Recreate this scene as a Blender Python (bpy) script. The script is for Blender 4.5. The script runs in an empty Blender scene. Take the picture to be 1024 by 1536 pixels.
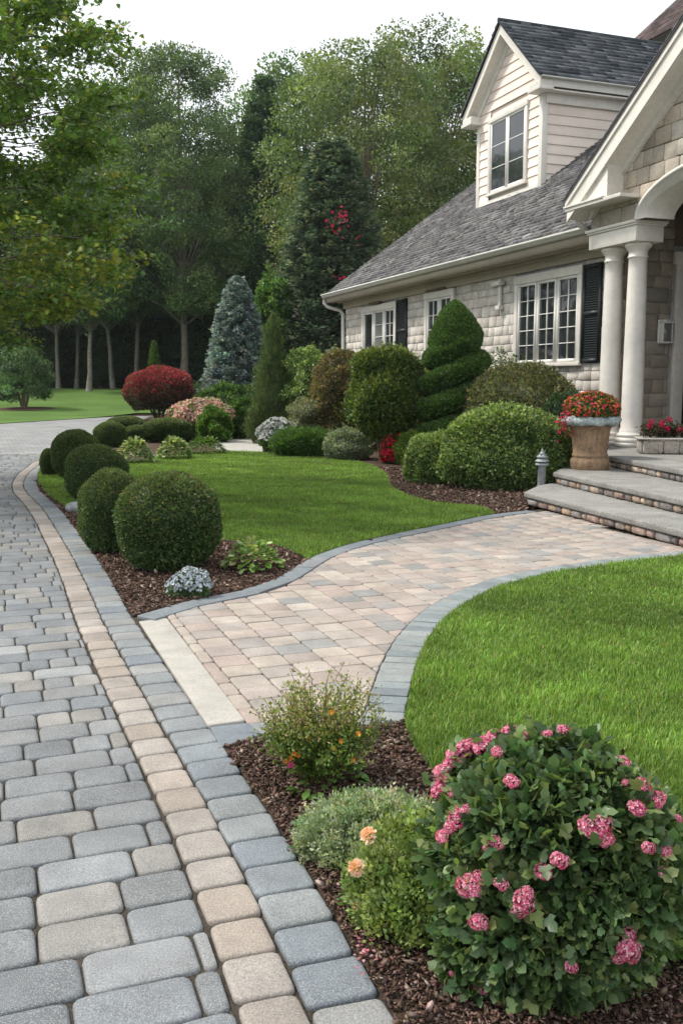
import bpy, math, random
import numpy as np
from mathutils import Vector, Matrix
from mathutils.geometry import tessellate_polygon
C = bpy.context.scene.collection
PI = math.pi
# ------------------------------------------------------------------ camera model (pixels of the 1024x1536 photo)
FPX = 1430.0; HC = 1.4; TH = math.atan(193/1430.0); CT, ST = math.cos(TH), math.sin(TH)
def ray(px, py):
    x = (px-512)/FPX; y = (768-py)/FPX
    d = np.array([x, CT+y*ST, -ST+y*CT]); return d/d[1]
def G(px, py, z=0.0):
    d = ray(px, py); k = (z-HC)/d[2]; return (d[0]*k, d[1]*k)
def A(px, py, Y):
    d = ray(px, py); return (d[0]*Y, Y, HC+d[2]*Y)
def GL(L, z=0.0): return [G(a, b, z) for a, b in L]
def zt(y):
    t = np.clip((np.asarray(y, float)-38)/26, 0, 1); return 1.05*t*t*(3-2*t)
# ------------------------------------------------------------------ materials
def nt(name):
    m = bpy.data.materials.new(name); m.use_nodes = True
    n = m.node_tree.nodes; l = m.node_tree.links
    return m, n, l, n['Principled BSDF']
def noise_node(n, l, scale, detail=4, rough=.6, coord='Object', vec=None):
    t = n.new('ShaderNodeTexNoise'); t.inputs['Scale'].default_value = scale
    t.inputs['Detail'].default_value = detail; t.inputs['Roughness'].default_value = rough
    if vec is None:
        c = n.new('ShaderNodeTexCoord'); l.new(c.outputs[coord], t.inputs['Vector'])
    else: l.new(vec, t.inputs['Vector'])
    return t
def rng_node(n, l, src, a, b, lo=.3, hi=.7):
    m = n.new('ShaderNodeMapRange'); m.inputs[1].default_value = lo; m.inputs[2].default_value = hi
    m.inputs[3].default_value = a; m.inputs[4].default_value = b; l.new(src, m.inputs[0]); return m.outputs[0]
def mulv(n, l, col, val):
    v = n.new('ShaderNodeVectorMath'); v.operation = 'SCALE'
    l.new(col, v.inputs[0]); l.new(val, v.inputs['Scale']); return v.outputs[0]
def mat(name, col=None, rough=.7, spec=.3, fine=None, big=None, bump=None, metal=0, speck=None, coat=0, tint=None):
    """col None: colour attribute. fine/big=(scale, lo, hi) brightness noise, bump=(scale, strength, distance)"""
    m, n, l, p = nt(name)
    if col is None:
        a = n.new('ShaderNodeAttribute'); a.attribute_name = 'Col'; c = a.outputs['Color']
    else:
        a = n.new('ShaderNodeRGB'); a.outputs[0].default_value = (*col, 1); c = a.outputs[0]
    for s in (fine, big):
        if s:
            t = noise_node(n, l, s[0]); c = mulv(n, l, c, rng_node(n, l, t.outputs[0], s[1], s[2]))
    if speck:
        t = noise_node(n, l, speck[0], 1, .5); mx = n.new('ShaderNodeMix'); mx.data_type = 'RGBA'
        l.new(rng_node(n, l, t.outputs[0], 0, speck[2], speck[3], speck[3]+.08), mx.inputs[0]); l.new(c, mx.inputs[6])
        mx.inputs[7].default_value = (*speck[1], 1); c = mx.outputs[2]
    if tint:
        t = noise_node(n, l, tint[0], 5, .65); mx = n.new('ShaderNodeMix'); mx.data_type = 'RGBA'
        l.new(rng_node(n, l, t.outputs[0], 0, tint[2], .45, .7), mx.inputs[0]); l.new(c, mx.inputs[6])
        mx.inputs[7].default_value = (*tint[1], 1); c = mx.outputs[2]
    l.new(c, p.inputs['Base Color'])
    p.inputs['Roughness'].default_value = rough; p.inputs['Specular IOR Level'].default_value = spec
    p.inputs['Metallic'].default_value = metal; p.inputs['Coat Weight'].default_value = coat
    if bump:
        t = noise_node(n, l, bump[0], 5, .65); b = n.new('ShaderNodeBump')
        b.inputs['Strength'].default_value = bump[1]; b.inputs['Distance'].default_value = bump[2]
        l.new(t.outputs[0], b.inputs['Height']); l.new(b.outputs[0], p.inputs['Normal'])
    return m
def leafmat(name, rough=.5, spec=.3, trans=.3, warm=(1.25, 1.15, .5)):
    m, n, l, p = nt(name)
    a = n.new('ShaderNodeAttribute'); a.attribute_name = 'Col'
    t = noise_node(n, l, 3.0, 3); c = mulv(n, l, a.outputs['Color'], rng_node(n, l, t.outputs[0], .8, 1.22))
    l.new(c, p.inputs['Base Color']); p.inputs['Roughness'].default_value = rough; p.inputs['Specular IOR Level'].default_value = spec
    tr = n.new('ShaderNodeBsdfTranslucent'); w = n.new('ShaderNodeVectorMath'); w.operation = 'MULTIPLY'
    l.new(c, w.inputs[0]); w.inputs[1].default_value = warm; l.new(w.outputs[0], tr.inputs['Color'])
    mx = n.new('ShaderNodeMixShader'); mx.inputs[0].default_value = trans
    l.new(p.outputs[0], mx.inputs[1]); l.new(tr.outputs[0], mx.inputs[2]); l.new(mx.outputs[0], n['Material Output'].inputs[0])
    return m
M = {}
M['leaf'] = leafmat('foliage', .42, .4, .4, (1.2, 1.15, .55))
M['needle'] = leafmat('needles', .5, .35, .32, (1.15, 1.1, .7))
M['grass'] = leafmat('grass_blades', .5, .25, .35, (1.2, 1.15, .5))
M['petal'] = leafmat('petals', .5, .2, .4, (1.1, .9, .95))
M['bark'] = mat('bark', None, .9, .1, (9, .6, 1.3), (1.5, .8, 1.15), (22, .8, .03))
M['paver'] = mat('paver_stone', None, .8, .28, (170, .68, 1.3), (5, .76, 1.17), (150, .5, .004), speck=(420, (.5, .5, .48), .45, .56))
M['slate'] = mat('edging_slate', None, .75, .3, (60, .85, 1.15), (7, .88, 1.12), (90, .35, .003))
M['concrete'] = mat('pale_concrete', (.40, .38, .34), .85, .2, (180, .8, 1.16), (6, .85, 1.12), (140, .4, .003), speck=(190, (.24, .22, .2), .55, .56))
M['joint'] = mat('joint_sand', (.06, .052, .042), .95, .1, (160, .5, 1.5), (12, .7, 1.4), (110, .8, .01))
M['mulch'] = mat('mulch', (.075, .05, .037), .95, .1, (75, .4, 1.7), (5, .75, 1.3), (60, 1.0, .02))
M['chip'] = mat('mulch_chips', None, .9, .12, (80, .7, 1.3))
M['soil'] = mat('woodland_floor', (.045, .035, .022), .95, .1, (6, .5, 1.5), (.4, .7, 1.3), (8, 1, .1))
M['turf'] = mat('turf', (.07, .125, .025), .9, .1, (60, .6, 1.4), (2.2, .8, 1.2), (70, .8, .03))
M['farturf'] = mat('far_turf', (.085, .15, .035), .9, .1, (9, .8, 1.2), (.35, .8, 1.2), (12, .6, .05))
M['granite'] = mat('granite_tread', (.25, .243, .228), .85, .2, (60, .5, 1.45), (3.5, .72, 1.15), (120, .5, .004), speck=(260, (.13, .13, .125), .65, .58))
M['fieldstone'] = mat('field_stone', None, .85, .25, (32, .68, 1.3), (7, .8, 1.2), (26, .7, .018), tint=(11, (.16, .1, .07), .45))
M['shake'] = mat('weathered_block', None, .88, .2, (38, .8, 1.2), (2.2, .85, 1.15), (34, .6, .01), tint=(6, (.28, .24, .2), .35))
M['mortar'] = mat('dark_joint', (.085, .075, .065), .95, .1, (20, .7, 1.3))
M['shingle'] = mat('roof_shingle', None, .92, .15, (45, .7, 1.3), (1.3, .85, 1.15), (60, .6, .006))
M['cream'] = mat('cream_trim_paint', (.70, .665, .60), .5, .35, (14, .90, 1.05), (1.2, .86, 1.05), (30, .1, .002))
M['soffit'] = mat('taupe_soffit_paint', (.42, .37, .29), .6, .3, (10, .92, 1.05), (1.2, .9, 1.06))
M['column'] = mat('column_paint', (.72, .68, .62), .42, .4, (9, .92, 1.05), (1.3, .85, 1.06), (18, .08, .003))
M['gutter'] = mat('white_gutter_paint', (.66, .65, .60), .35, .45, (9, .9, 1.04), (1.1, .92, 1.04))
M['siding'] = mat('cream_siding', None, .6, .3, (30, .93, 1.04), (1.5, .93, 1.05), (60, .15, .002))
M['white'] = mat('window_paint', (.76, .745, .70), .4, .4, (12, .94, 1.03))
M['shutter'] = mat('shutter_paint', (.012, .017, .017), .5, .35, (14, .8, 1.2))
M['dark'] = mat('dark_interior', (.02, .018, .016), .8, .2)
M['porchwood'] = mat('porch_ceiling', (.13, .09, .06), .6, .3, (14, .8, 1.2))
M['urn'] = mat('urn_clay', None, .85, .2, (26, .7, 1.28), (5, .7, 1.25), (32, .6, .012), tint=(9, (.20, .165, .12), .5))
M['moss'] = mat('rim_stone', (.36, .42, .42), .9, .2, (30, .55, 1.4), (8, .7, 1.2), (26, .9, .02))
M['lampmetal'] = mat('lamp_metal', (.27, .29, .3), .6, .35, (30, .7, 1.25), None, (40, .5, .006), metal=.2)
M['boulder'] = mat('boulder', (.22, .23, .235), .85, .25, (20, .7, 1.3), (5, .8, 1.2), (14, .7, .02))
def glass(name, base, rough=.04):
    m, n, l, p = nt(name); t = noise_node(n, l, 1.7, 2)
    b = n.new('ShaderNodeBump'); b.inputs['Strength'].default_value = .07; b.inputs['Distance'].default_value = .05
    l.new(t.outputs[0], b.inputs['Height']); l.new(b.outputs[0], p.inputs['Normal'])
    p.inputs['Base Color'].default_value = (*base, 1); p.inputs['Roughness'].default_value = rough
    p.inputs['Specular IOR Level'].default_value = .9; return m
M['glass'] = glass('window_glass', (.018, .022, .024))
M['curtain'] = glass('window_glass_before_curtain', (.16, .17, .16))
# ------------------------------------------------------------------ mesh builder
FR = {}                                            # placement of the empties: name -> (loc, rotz)
class MB:
    def __init__(s): s.V = []; s.F = []; s.C = []; s.n = 0
    def add(s, V, F, col=(.5, .5, .5)):
        V = np.asarray(V, float).reshape(-1, 3); k = len(V); s.V.append(V)
        c = np.asarray(col, float)
        if c.ndim == 1: c = np.tile(c[:3], (k, 1))
        s.C.append(c)
        if isinstance(F, np.ndarray): s.F.append(F.astype(np.int64)+s.n)
        else:
            by = {}
            for f in F: by.setdefault(len(f), []).append(f)
            for kk, ff in by.items(): s.F.append(np.array(ff, np.int64)+s.n)
        s.n += k; return s
    def join(s, o, T=None):
        V = np.concatenate(o.V)
        if T is not None: V = V@T[:3, :3].T+T[:3, 3]
        for f in o.F: s.F.append(f+s.n)
        s.V.append(V); s.C.append(np.concatenate(o.C)); s.n += len(V)
    def mesh(s, name, m, smooth=False, origin=None, rz=0):
        V = np.concatenate(s.V) if s.V else np.zeros((0, 3)); Cc = np.concatenate(s.C)
        if origin is not None:
            V = V-np.asarray(origin, float)
            if rz:
                c, si = math.cos(-rz), math.sin(-rz); V = np.stack([V[:, 0]*c-V[:, 1]*si, V[:, 0]*si+V[:, 1]*c, V[:, 2]], 1)
        me = bpy.data.meshes.new(name); me.vertices.add(len(V)); me.vertices.foreach_set('co', V.astype(np.float32).ravel())
        idx = np.concatenate([f.ravel() for f in s.F]); tot = np.concatenate([np.full(len(f), f.shape[1]) for f in s.F])
        me.loops.add(len(idx)); me.loops.foreach_set('vertex_index', idx.astype(np.int32))
        me.polygons.add(len(tot)); st = np.concatenate([[0], np.cumsum(tot)[:-1]])
        me.polygons.foreach_set('loop_start', st.astype(np.int32)); me.polygons.foreach_set('loop_total', tot.astype(np.int32))
        if smooth: me.polygons.foreach_set('use_smooth', np.ones(len(tot), bool))
        me.update(calc_edges=True)
        a = me.color_attributes.new('Col', 'FLOAT_COLOR', 'POINT')
        a.data.foreach_set('color', np.concatenate([Cc, np.ones((len(Cc), 1))], 1).astype(np.float32).ravel())
        me.materials.append(m); return me
    def build(s, name, m, parent=None, smooth=False, local=False, bevel=0, origin=None):
        """verts are world coordinates (or the parent's own when local)"""
        if parent is not None and not local:
            o, r = FR[parent.name]; me = s.mesh(name, m, smooth, o, r)
        elif parent is None and origin is not None: me = s.mesh(name, m, smooth, origin)
        else: me = s.mesh(name, m, smooth)
        ob = bpy.data.objects.new(name, me); C.objects.link(ob); ob.parent = parent
        if parent is None and origin is not None: ob.location = origin
        FR[ob.name] = FR[parent.name] if parent is not None else ((0, 0, 0) if origin is None else tuple(origin), 0)
        if bevel:
            b = ob.modifiers.new('bevel', 'BEVEL'); b.width = bevel; b.segments = 2; b.limit_method = 'ANGLE'
        return ob
def tag(o, label=None, cat=None, group=None, kind=None):
    for k, v in (('label', label), ('category', cat), ('group', group), ('kind', kind)):
        if v: o[k] = v
    return o
def empty(name, loc, rz=0, **k):
    o = bpy.data.objects.new(name, None); C.objects.link(o); o.location = loc; o.rotation_euler = (0, 0, rz)
    FR[o.name] = (tuple(loc), rz); tag(o, **k); return o
def copy_thing(o, loc, rz=0, sc=1.0, label=None):
    r = o.copy(); C.objects.link(r); r.location = loc; r.rotation_euler = (0, 0, rz)
    r.scale = (sc, sc, sc) if not isinstance(sc, tuple) else sc
    for ch in o.children:
        c = ch.copy(); C.objects.link(c); c.parent = r
        for g in ch.children:
            d = g.copy(); C.objects.link(d); d.parent = c
    if label: r['label'] = label
    return r
BOXF = [(0, 3, 2, 1), (4, 5, 6, 7), (0, 1, 5, 4), (1, 2, 6, 5), (2, 3, 7, 6), (3, 0, 4, 7)]
def box(mb, x0, x1, y0, y1, z0, z1, col=(.5, .5, .5)):
    mb.add([(x0, y0, z0), (x1, y0, z0), (x1, y1, z0), (x0, y1, z0), (x0, y0, z1), (x1, y0, z1), (x1, y1, z1), (x0, y1, z1)], BOXF, col)
def tube(mb, pts, rad, n=8, col=(.5, .5, .5), cap=True):
    pts = [np.asarray(p, float) for p in pts]; V = []; F = []
    if not hasattr(rad, '__len__'): rad = [rad]*len(pts)
    for i, p in enumerate(pts):
        d = pts[min(i+1, len(pts)-1)]-pts[max(i-1, 0)]; d = d/(np.linalg.norm(d)+1e-9)
        a = np.cross(d, (0, 0, 1) if abs(d[2]) < .9 else (1, 0, 0)); a /= np.linalg.norm(a); b = np.cross(d, a)
        for k in range(n):
            t = 2*PI*k/n; V.append(p+rad[i]*(a*math.cos(t)+b*math.sin(t)))
    for i in range(len(pts)-1):
        for k in range(n):
            F.append((i*n+k, i*n+(k+1) % n, (i+1)*n+(k+1) % n, (i+1)*n+k))
    if cap: F.append(tuple(range(n))); F.append(tuple((len(pts)-1)*n+k for k in reversed(range(n))))
    mb.add(V, F, col)
def lathe(mb, prof, c, n=32, col=(.5, .5, .5)):
    V = []; F = []
    for r, z in prof:
        for k in range(n): V.append((c[0]+r*math.cos(2*PI*k/n), c[1]+r*math.sin(2*PI*k/n), c[2]+z))
    for i in range(len(prof)-1):
        for k in range(n): F.append((i*n+k, i*n+(k+1) % n, (i+1)*n+(k+1) % n, (i+1)*n+k))
    F.append(tuple(reversed(range(n)))); F.append(tuple((len(prof)-1)*n+k for k in range(n)))
    mb.add(V, F, col)
def extrude(mb, poly, z0, z1, col=(.5, .5, .5)):
    """vertical prism over a 2-D polygon in x,y"""
    if sum(poly[i][0]*poly[(i+1) % len(poly)][1]-poly[(i+1) % len(poly)][0]*poly[i][1] for i in range(len(poly))) < 0: poly = poly[::-1]
    n = len(poly); V = [(x, y, z0) for x, y in poly]+[(x, y, z1) for x, y in poly]
    T = tessellate_polygon([[Vector((x, y, 0)) for x, y in poly]])
    F = [tuple(n+i for i in t) for t in T]+[tuple(reversed(t)) for t in T]+[(i, (i+1) % n, n+(i+1) % n, n+i) for i in range(n)]
    mb.add(V, F, col)
def sheet(name, poly, z, m, **k):
    mb = MB(); T = tessellate_polygon([[Vector((x, y, 0)) for x, y in poly]])
    mb.add([(x, y, z) for x, y in poly], [tuple(t) for t in T]); o = mb.build(name, m); tag(o, kind='structure', **k); return o
def inpoly(P, poly):
    x, y = P[:, 0], P[:, 1]; r = np.zeros(len(P), bool); n = len(poly)
    for i in range(n):
        x1, y1 = poly[i]; x2, y2 = poly[(i+1) % n]
        if y1 == y2: continue
        c = ((y1 > y) != (y2 > y)) & (x < (x2-x1)*(y-y1)/(y2-y1)+x1); r ^= c
    return r
def smooth_line(P, n=8):
    P = [np.array(p, float) for p in P]; out = []
    for i in range(len(P)-1):
        p0 = P[max(i-1, 0)]; p1 = P[i]; p2 = P[i+1]; p3 = P[min(i+2, len(P)-1)]
        for k in range(n):
            t = k/n; out.append(.5*((2*p1)+(-p0+p2)*t+(2*p0-5*p1+4*p2-p3)*t*t+(-p0+3*p1-3*p2+p3)*t**3))
    out.append(P[-1]); return np.array(out)
def resample(L, step=None, n=None):
    d = np.concatenate([[0], np.cumsum(np.linalg.norm(np.diff(L, axis=0), axis=1))])
    if n is None: n = max(2, int(round(d[-1]/step))+1)
    s = np.linspace(0, d[-1], n); return np.stack([np.interp(s, d, L[:, i]) for i in range(L.shape[1])], 1)
def clip_half(poly, p, nrm):
    """keep the side nrm points to"""
    out = []; n = len(poly)
    for i in range(n):
        a = poly[i]; b = poly[(i+1) % n]; da = (a[0]-p[0])*nrm[0]+(a[1]-p[1])*nrm[1]; db = (b[0]-p[0])*nrm[0]+(b[1]-p[1])*nrm[1]
        if da >= 0: out.append(a)
        if (da >= 0) != (db >= 0):
            t = da/(da-db); out.append((a[0]+(b[0]-a[0])*t, a[1]+(b[1]-a[1])*t))
    return out
def clip_curve(poly, L, side, off=0.0):
    """clip a small convex polygon by the nearest stretch of polyline L; side=+1 keeps its left"""
    c = np.mean(poly, 0); d = np.linalg.norm(L-c, axis=1); i = int(np.argmin(d))
    if d[i] > 1.2: return poly
    a = L[max(i-1, 0)]; b = L[min(i+1, len(L)-1)]; t = b-a; t = t/np.linalg.norm(t); nn = np.array([-t[1], t[0]])*side
    return clip_half(poly, L[i]+nn*off, nn)
def area(p): return abs(sum(p[i][0]*p[(i+1) % len(p)][1]-p[(i+1) % len(p)][0]*p[i][1] for i in range(len(p))))/2
def offset_convex(poly, d):
    n = len(poly); q = list(poly)
    for i in range(n):
        a = np.array(poly[i]); b = np.array(poly[(i+1) % n]); t = b-a; L = np.linalg.norm(t)
        if L < 1e-6: continue
        nn = np.array([-t[1], t[0]])/L; q = clip_half(q, a+nn*d, nn)
        if len(q) < 3: return []
    return q
def clean(poly, eps=.012):
    out = []
    for p in poly:
        if not out or math.hypot(p[0]-out[-1][0], p[1]-out[-1][1]) > eps: out.append(p)
    if len(out) > 1 and math.hypot(out[0][0]-out[-1][0], out[0][1]-out[-1][1]) < eps: out.pop()
    return out
def rounded(poly, r, seg=3):
    n = len(poly); out = []
    for i in range(n):
        p = np.array(poly[i]); a = np.array(poly[i-1]); b = np.array(poly[(i+1) % n])
        da = a-p; db = b-p; la = np.linalg.norm(da); lb = np.linalg.norm(db)
        rr = min(r, la*.45, lb*.45); pa = p+da/la*rr; pb = p+db/lb*rr
        for k in range(seg+1):
            t = k/seg; out.append((1-t)**2*pa+2*t*(1-t)*p+t*t*pb)
    return np.array(out)
def stone(mb, poly, col, rng, top=0.0, gap=.004, r=.022, thick=.02, bev=.007, lod=2):
    """one paver: rounded plan, softened top edge"""
    if sum(poly[i][0]*poly[(i+1) % len(poly)][1]-poly[(i+1) % len(poly)][0]*poly[i][1] for i in range(len(poly))) < 0: poly = poly[::-1]
    poly = clean(offset_convex(poly, gap), .008)
    if len(poly) < 3 or area(poly) < .0005: return
    P = rounded(poly, r, 3 if lod > 1 else 1); c = P.mean(0); n = len(P)
    if lod > 1: P = P+rng.normal(0, .0007, P.shape)
    tx, ty = rng.normal(0, .006, 2); dz = top+rng.normal(0, .0012)
    rings = [(0, -thick), (0, -bev), (bev*.35, -bev*.35), (bev, 0)] if lod > 1 else [(0, -thick), (0, -bev*.7), (bev, 0)]
    if lod > 1: rings.append((bev*2.4, .0009))
    V = []
    for ins, z in rings:
        d = P-c; L = np.linalg.norm(d, axis=1, keepdims=True); Q = c+d*(1-ins/L)
        V.append(np.column_stack([Q, dz+z+(Q-c)@np.array([tx, ty])]))
    V = np.concatenate(V); F = []
    for k in range(len(rings)-1):
        for i in range(n): F.append((k*n+i, k*n+(i+1) % n, (k+1)*n+(i+1) % n, (k+1)*n+i))
    F.append(tuple((len(rings)-1)*n+i for i in range(n))); mb.add(V, F, col)
# ------------------------------------------------------------------ leaves
def unit(v): return v/(np.linalg.norm(v, axis=-1, keepdims=True)+1e-9)
LEAF = {  # outline: along, across, lift ; faces
 'oval': (np.array([(0, 0, 0), (.35, .3, .06), (1, 0, -.04), (.35, -.3, .06)]), [(0, 3, 2), (0, 2, 1)]),
 'needle': (np.array([(0, .07, 0), (1, 0, 0), (0, -.07, 0)]), [(0, 1, 2)]),
 'big': (np.array([(0, 0, 0), (.25, .3, .07), (.65, .3, .05), (1, 0, -.08), (.65, -.3, .05), (.25, -.3, .07), (.5, 0, -.02)]),
         [(0, 6, 1), (1, 6, 2), (2, 6, 3), (3, 6, 4), (4, 6, 5), (5, 6, 0)]),
 'maple': (np.array([(0, 0, 0), (.12, .3, .03), (.3, .52, .0), (.42, .2, .03), (.62, .42, -.03), (.66, .14, .02), (1, 0, -.08),
                     (.66, -.14, .02), (.62, -.42, -.03), (.42, -.2, .03), (.3, -.52, 0), (.12, -.3, .03)]),
           [(0, 1, 2, 3), (0, 3, 9), (0, 9, 10, 11), (3, 4, 5), (3, 5, 7, 9), (5, 6, 7), (7, 8, 9)]),
 'round': (np.array([(0, 0, 0), (.15, .34, .05), (.55, .46, .06), (.88, .26, .02), (1, 0, -.06), (.88, -.26, .02), (.55, -.46, .06), (.15, -.34, .05), (.5, 0, -.03)]),
         [(0, 8, 1), (1, 8, 2), (2, 8, 3), (3, 8, 4), (4, 8, 5), (5, 8, 6), (6, 8, 7), (7, 8, 0)]),
 'ivy': (np.array([(0, 0, 0), (-.05, .26, .03), (.28, .46, -.02), (.42, .25, .05), (.7, .3, -.02), (1, 0, -.1), (.7, -.3, -.02), (.42, -.25, .05), (.28, -.46, -.02), (-.05, -.26, .03), (.35, 0, -.03)]),
         [(0, 10, 1), (1, 10, 2), (2, 10, 3), (3, 10, 4), (4, 10, 5), (5, 10, 6), (6, 10, 7), (7, 10, 8), (8, 10, 9), (9, 10, 0)]),
 'petal': (np.array([(0, 0, 0), (.7, .42, .12), (1, 0, .1), (.7, -.42, .12)]), [(0, 3, 2, 1)]),
}
def leaves(mb, P, D, N, size, col, kind='oval'):
    """leaf at P pointing along D, facing N"""
    T, Fc = LEAF[kind]; n = len(P); D = unit(D); X = unit(np.cross(D, N)); Z = np.cross(X, D)
    s = np.broadcast_to(np.asarray(size, float), (n,))[:, None, None]
    V = P[:, None]+s*(D[:, None]*T[None, :, 0:1]+X[:, None]*T[None, :, 1:2]+Z[:, None]*T[None, :, 2:3])
    k = len(T); by = {}
    for f in Fc: by.setdefault(len(f), []).append(f)
    cols = np.repeat(col, k, 0); V = V.reshape(-1, 3); first = True
    mb.V.append(V); mb.C.append(cols)
    for kk, ff in by.items():
        f = (np.arange(n)[:, None, None]*k+np.array(ff)[None]).reshape(-1, kk); mb.F.append(f+mb.n)
    mb.n += len(V)
def pal(rng, n, cols, var=.22, w=None):
    cols = np.array(cols, float); i = rng.choice(len(cols), n, p=w)
    c = cols[i]*np.exp(rng.normal(0, var, (n, 1)))*(1+rng.normal(0, .06, (n, 3))); return np.clip(c, 0, .9)
def rdir(rng, n): return unit(rng.normal(size=(n, 3)))
def lumps(P, rng, scale, k=6):
    r = np.zeros(len(P)); st = np.random.RandomState(rng.randint(1 << 30))
    for i in range(k):
        d = st.normal(size=3); d /= np.linalg.norm(d); f = scale*st.uniform(.6, 1.8); r += np.sin(P@d*f+st.uniform(0, 6.28))
    return r/k**.5
def hump(h): return np.sqrt(np.clip(1-(2*h-1)**2, 0, 1))
def shrub_mesh(mb, c, R, Hh, rf, n, size, cols, rng, kind='oval', ax=(1, 1), rz=0, lump=.05, lscale=None, depth=.12, tilt=.9, up=.3, core=.9, w=None, var=.22, corecol=None, bare=0, grid=(26, 40), top=None, shoots=0, sl=.16):
    """foliage over the surface r = R*rf(h, angle); leaves stick out of it at many angles"""
    c = np.asarray(c, float); lscale = lscale or 7/R; seed = rng.randint(1 << 30)
    def S(h, a, k=1.0):
        r = R*rf(h, a); x = r*np.cos(a); y = r*np.sin(a); z = h*Hh; P = np.stack([x, y, z], -1)
        f = 1+lump*lumps(P, np.random.RandomState(seed), lscale)
        P = np.stack([x*f*k*ax[0], y*f*k*ax[1], Hh*.5+(z-Hh*.5)*(1+(f-1)*.6)*(k if k < 1 else 1)], -1)
        if rz: P = np.stack([P[:, 0]*math.cos(rz)-P[:, 1]*math.sin(rz), P[:, 0]*math.sin(rz)+P[:, 1]*math.cos(rz), P[:, 2]], -1)
        return P
    if core:
        nh, na = grid; hh, aa = np.meshgrid(np.linspace(.01, .99, nh), np.arange(na)/na*2*PI, indexing='ij')
        P = S(hh.ravel(), aa.ravel(), core); f = [(i*na+j, i*na+(j+1) % na, (i+1)*na+(j+1) % na, (i+1)*na+j) for i in range(nh-1) for j in range(na)]
        f.append(tuple((nh-1)*na+j for j in range(na))); cc = corecol or tuple(np.array(cols).mean(0)*.8); mb.add(P+c, f, cc)
    h = rng.uniform(0, 1, n*4); a = rng.uniform(0, 2*PI, n*4); e = .012
    rr = rf(h, a); dr = (rf(np.clip(h+e, 0, 1), a)-rf(np.clip(h-e, 0, 1), a))/(2*e)*R
    wgt = rr*np.sqrt(1+np.minimum((dr/Hh)**2, 30)); wgt = wgt/np.percentile(wgt, 97)
    keep = np.nonzero(rng.uniform(0, 1, n*4) < wgt)[0][:n]; h = h[keep]; a = a[keep]
    P = S(h, a); P1 = S(np.clip(h+e, 0, 1), a); P0 = S(np.clip(h-e, 0, 1), a); Pa = S(h, a+.02); Pb = S(h, a-.02)
    Nn = unit(np.cross(Pa-Pb, P1-P0)); P = P-Nn*(np.abs(rng.normal(0, 1, (len(P), 1)))*depth*R*.5)+Nn*R*.01
    if bare:
        k2 = lumps(P, rng, 5/R) < bare; P = P[k2]; Nn = Nn[k2]
    m = len(P); D = unit(Nn+tilt*rdir(rng, m)+np.array([0, 0, up])); N2 = unit(Nn*.7+.8*rdir(rng, m)+np.array([0, 0, .4]))
    cc = pal(rng, m, cols, var, w)
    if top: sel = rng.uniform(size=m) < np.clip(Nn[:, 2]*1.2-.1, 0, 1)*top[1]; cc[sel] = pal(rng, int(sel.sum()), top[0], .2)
    leaves(mb, P+c, D, N2, size*rng.uniform(.6, 1.35, m), cc, kind)
    if shoots:                                       # stray young shoots that break the outline
        i = rng.choice(m, min(shoots, m), replace=False); A0, N0 = P[i], Nn[i]; k = 11; s_ = rng.uniform(.1, 1, (len(i), k, 1))*(sl*R*rng.uniform(.4, 1.2, (len(i), 1, 1)))
        d_ = unit(N0+np.array([0, 0, .7])+.5*rdir(rng, len(i)))[:, None]; Q = (A0[:, None]+d_*s_+rng.normal(0, size*.25, (len(i), k, 3))).reshape(-1, 3); n_ = len(Q)
        leaves(mb, Q+c, np.repeat(d_[:, 0], k, 0)+.8*rdir(rng, n_), rdir(rng, n_), size*rng.uniform(.5, 1.0, n_), np.repeat(pal(rng, len(i), cols, var), k, 0)*1.1, kind)
    return P+c, Nn
# ================================================================== GROUND AND PAVING
AL = math.radians(20.57); CU, SU = math.cos(AL), math.sin(AL)
def ab(a, b): return (a*CU-b*SU, a*SU+b*CU)            # a along n (towards the house), b along u (away)
R = np.random.RandomState
PAVG = [(.165, .175, .182), (.195, .20, .20), (.14, .152, .162), (.205, .197, .183), (.155, .165, .172), (.175, .183, .188)]
PAVT = [(.285, .243, .207), (.305, .265, .228), (.262, .228, .198), (.285, .255, .227), (.27, .228, .19)]
GREY = [(.165, .185, .20), (.19, .205, .21), (.145, .165, .185), (.21, .21, .205)]
def pc(rng, P, v=.08): return tuple(np.array(P[rng.randint(len(P))])*math.exp(rng.normal(0, v)))
# ground sheet, with the rise of the far lawn and wood
mb = MB(); ys = np.concatenate([np.linspace(-30, 34, 9), np.linspace(36, 70, 18), np.array([80, 120, 200, 420])]); xs = np.linspace(-260, 260, 27)
X, Y = np.meshgrid(xs, ys); V = np.stack([X.ravel(), Y.ravel(), zt(Y.ravel())-.05], 1); nx = len(xs)
mb.add(V, [(i*nx+j, i*nx+j+1, (i+1)*nx+j+1, (i+1)*nx+j) for i in range(len(ys)-1) for j in range(nx-1)])
tag(mb.build('ground', M['soil']), kind='structure')
# far lawn
edge = [(14, -17.6), (23, -14.6), G(0, 636)[::-1], G(210, 622.5)[::-1], (42.5, -7.9), (43.5, 30), (63, 30)]
ys = np.concatenate([np.linspace(10, 43.4, 34), np.linspace(44, 64, 21)]); mb = MB(); V = []
for y in ys:
    xr = float(np.interp(y, [e[0] for e in edge], [e[1] for e in edge]))
    for k in range(13): x = -90+(xr+90)*k/12; V.append((x, y, float(zt(y))+.02))
mb.add(V, [(i*13+j, i*13+j+1, (i+1)*13+j+1, (i+1)*13+j) for i in range(len(ys)-1) for j in range(12)])
tag(mb.build('far_lawn', M['farturf']), kind='structure')
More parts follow.
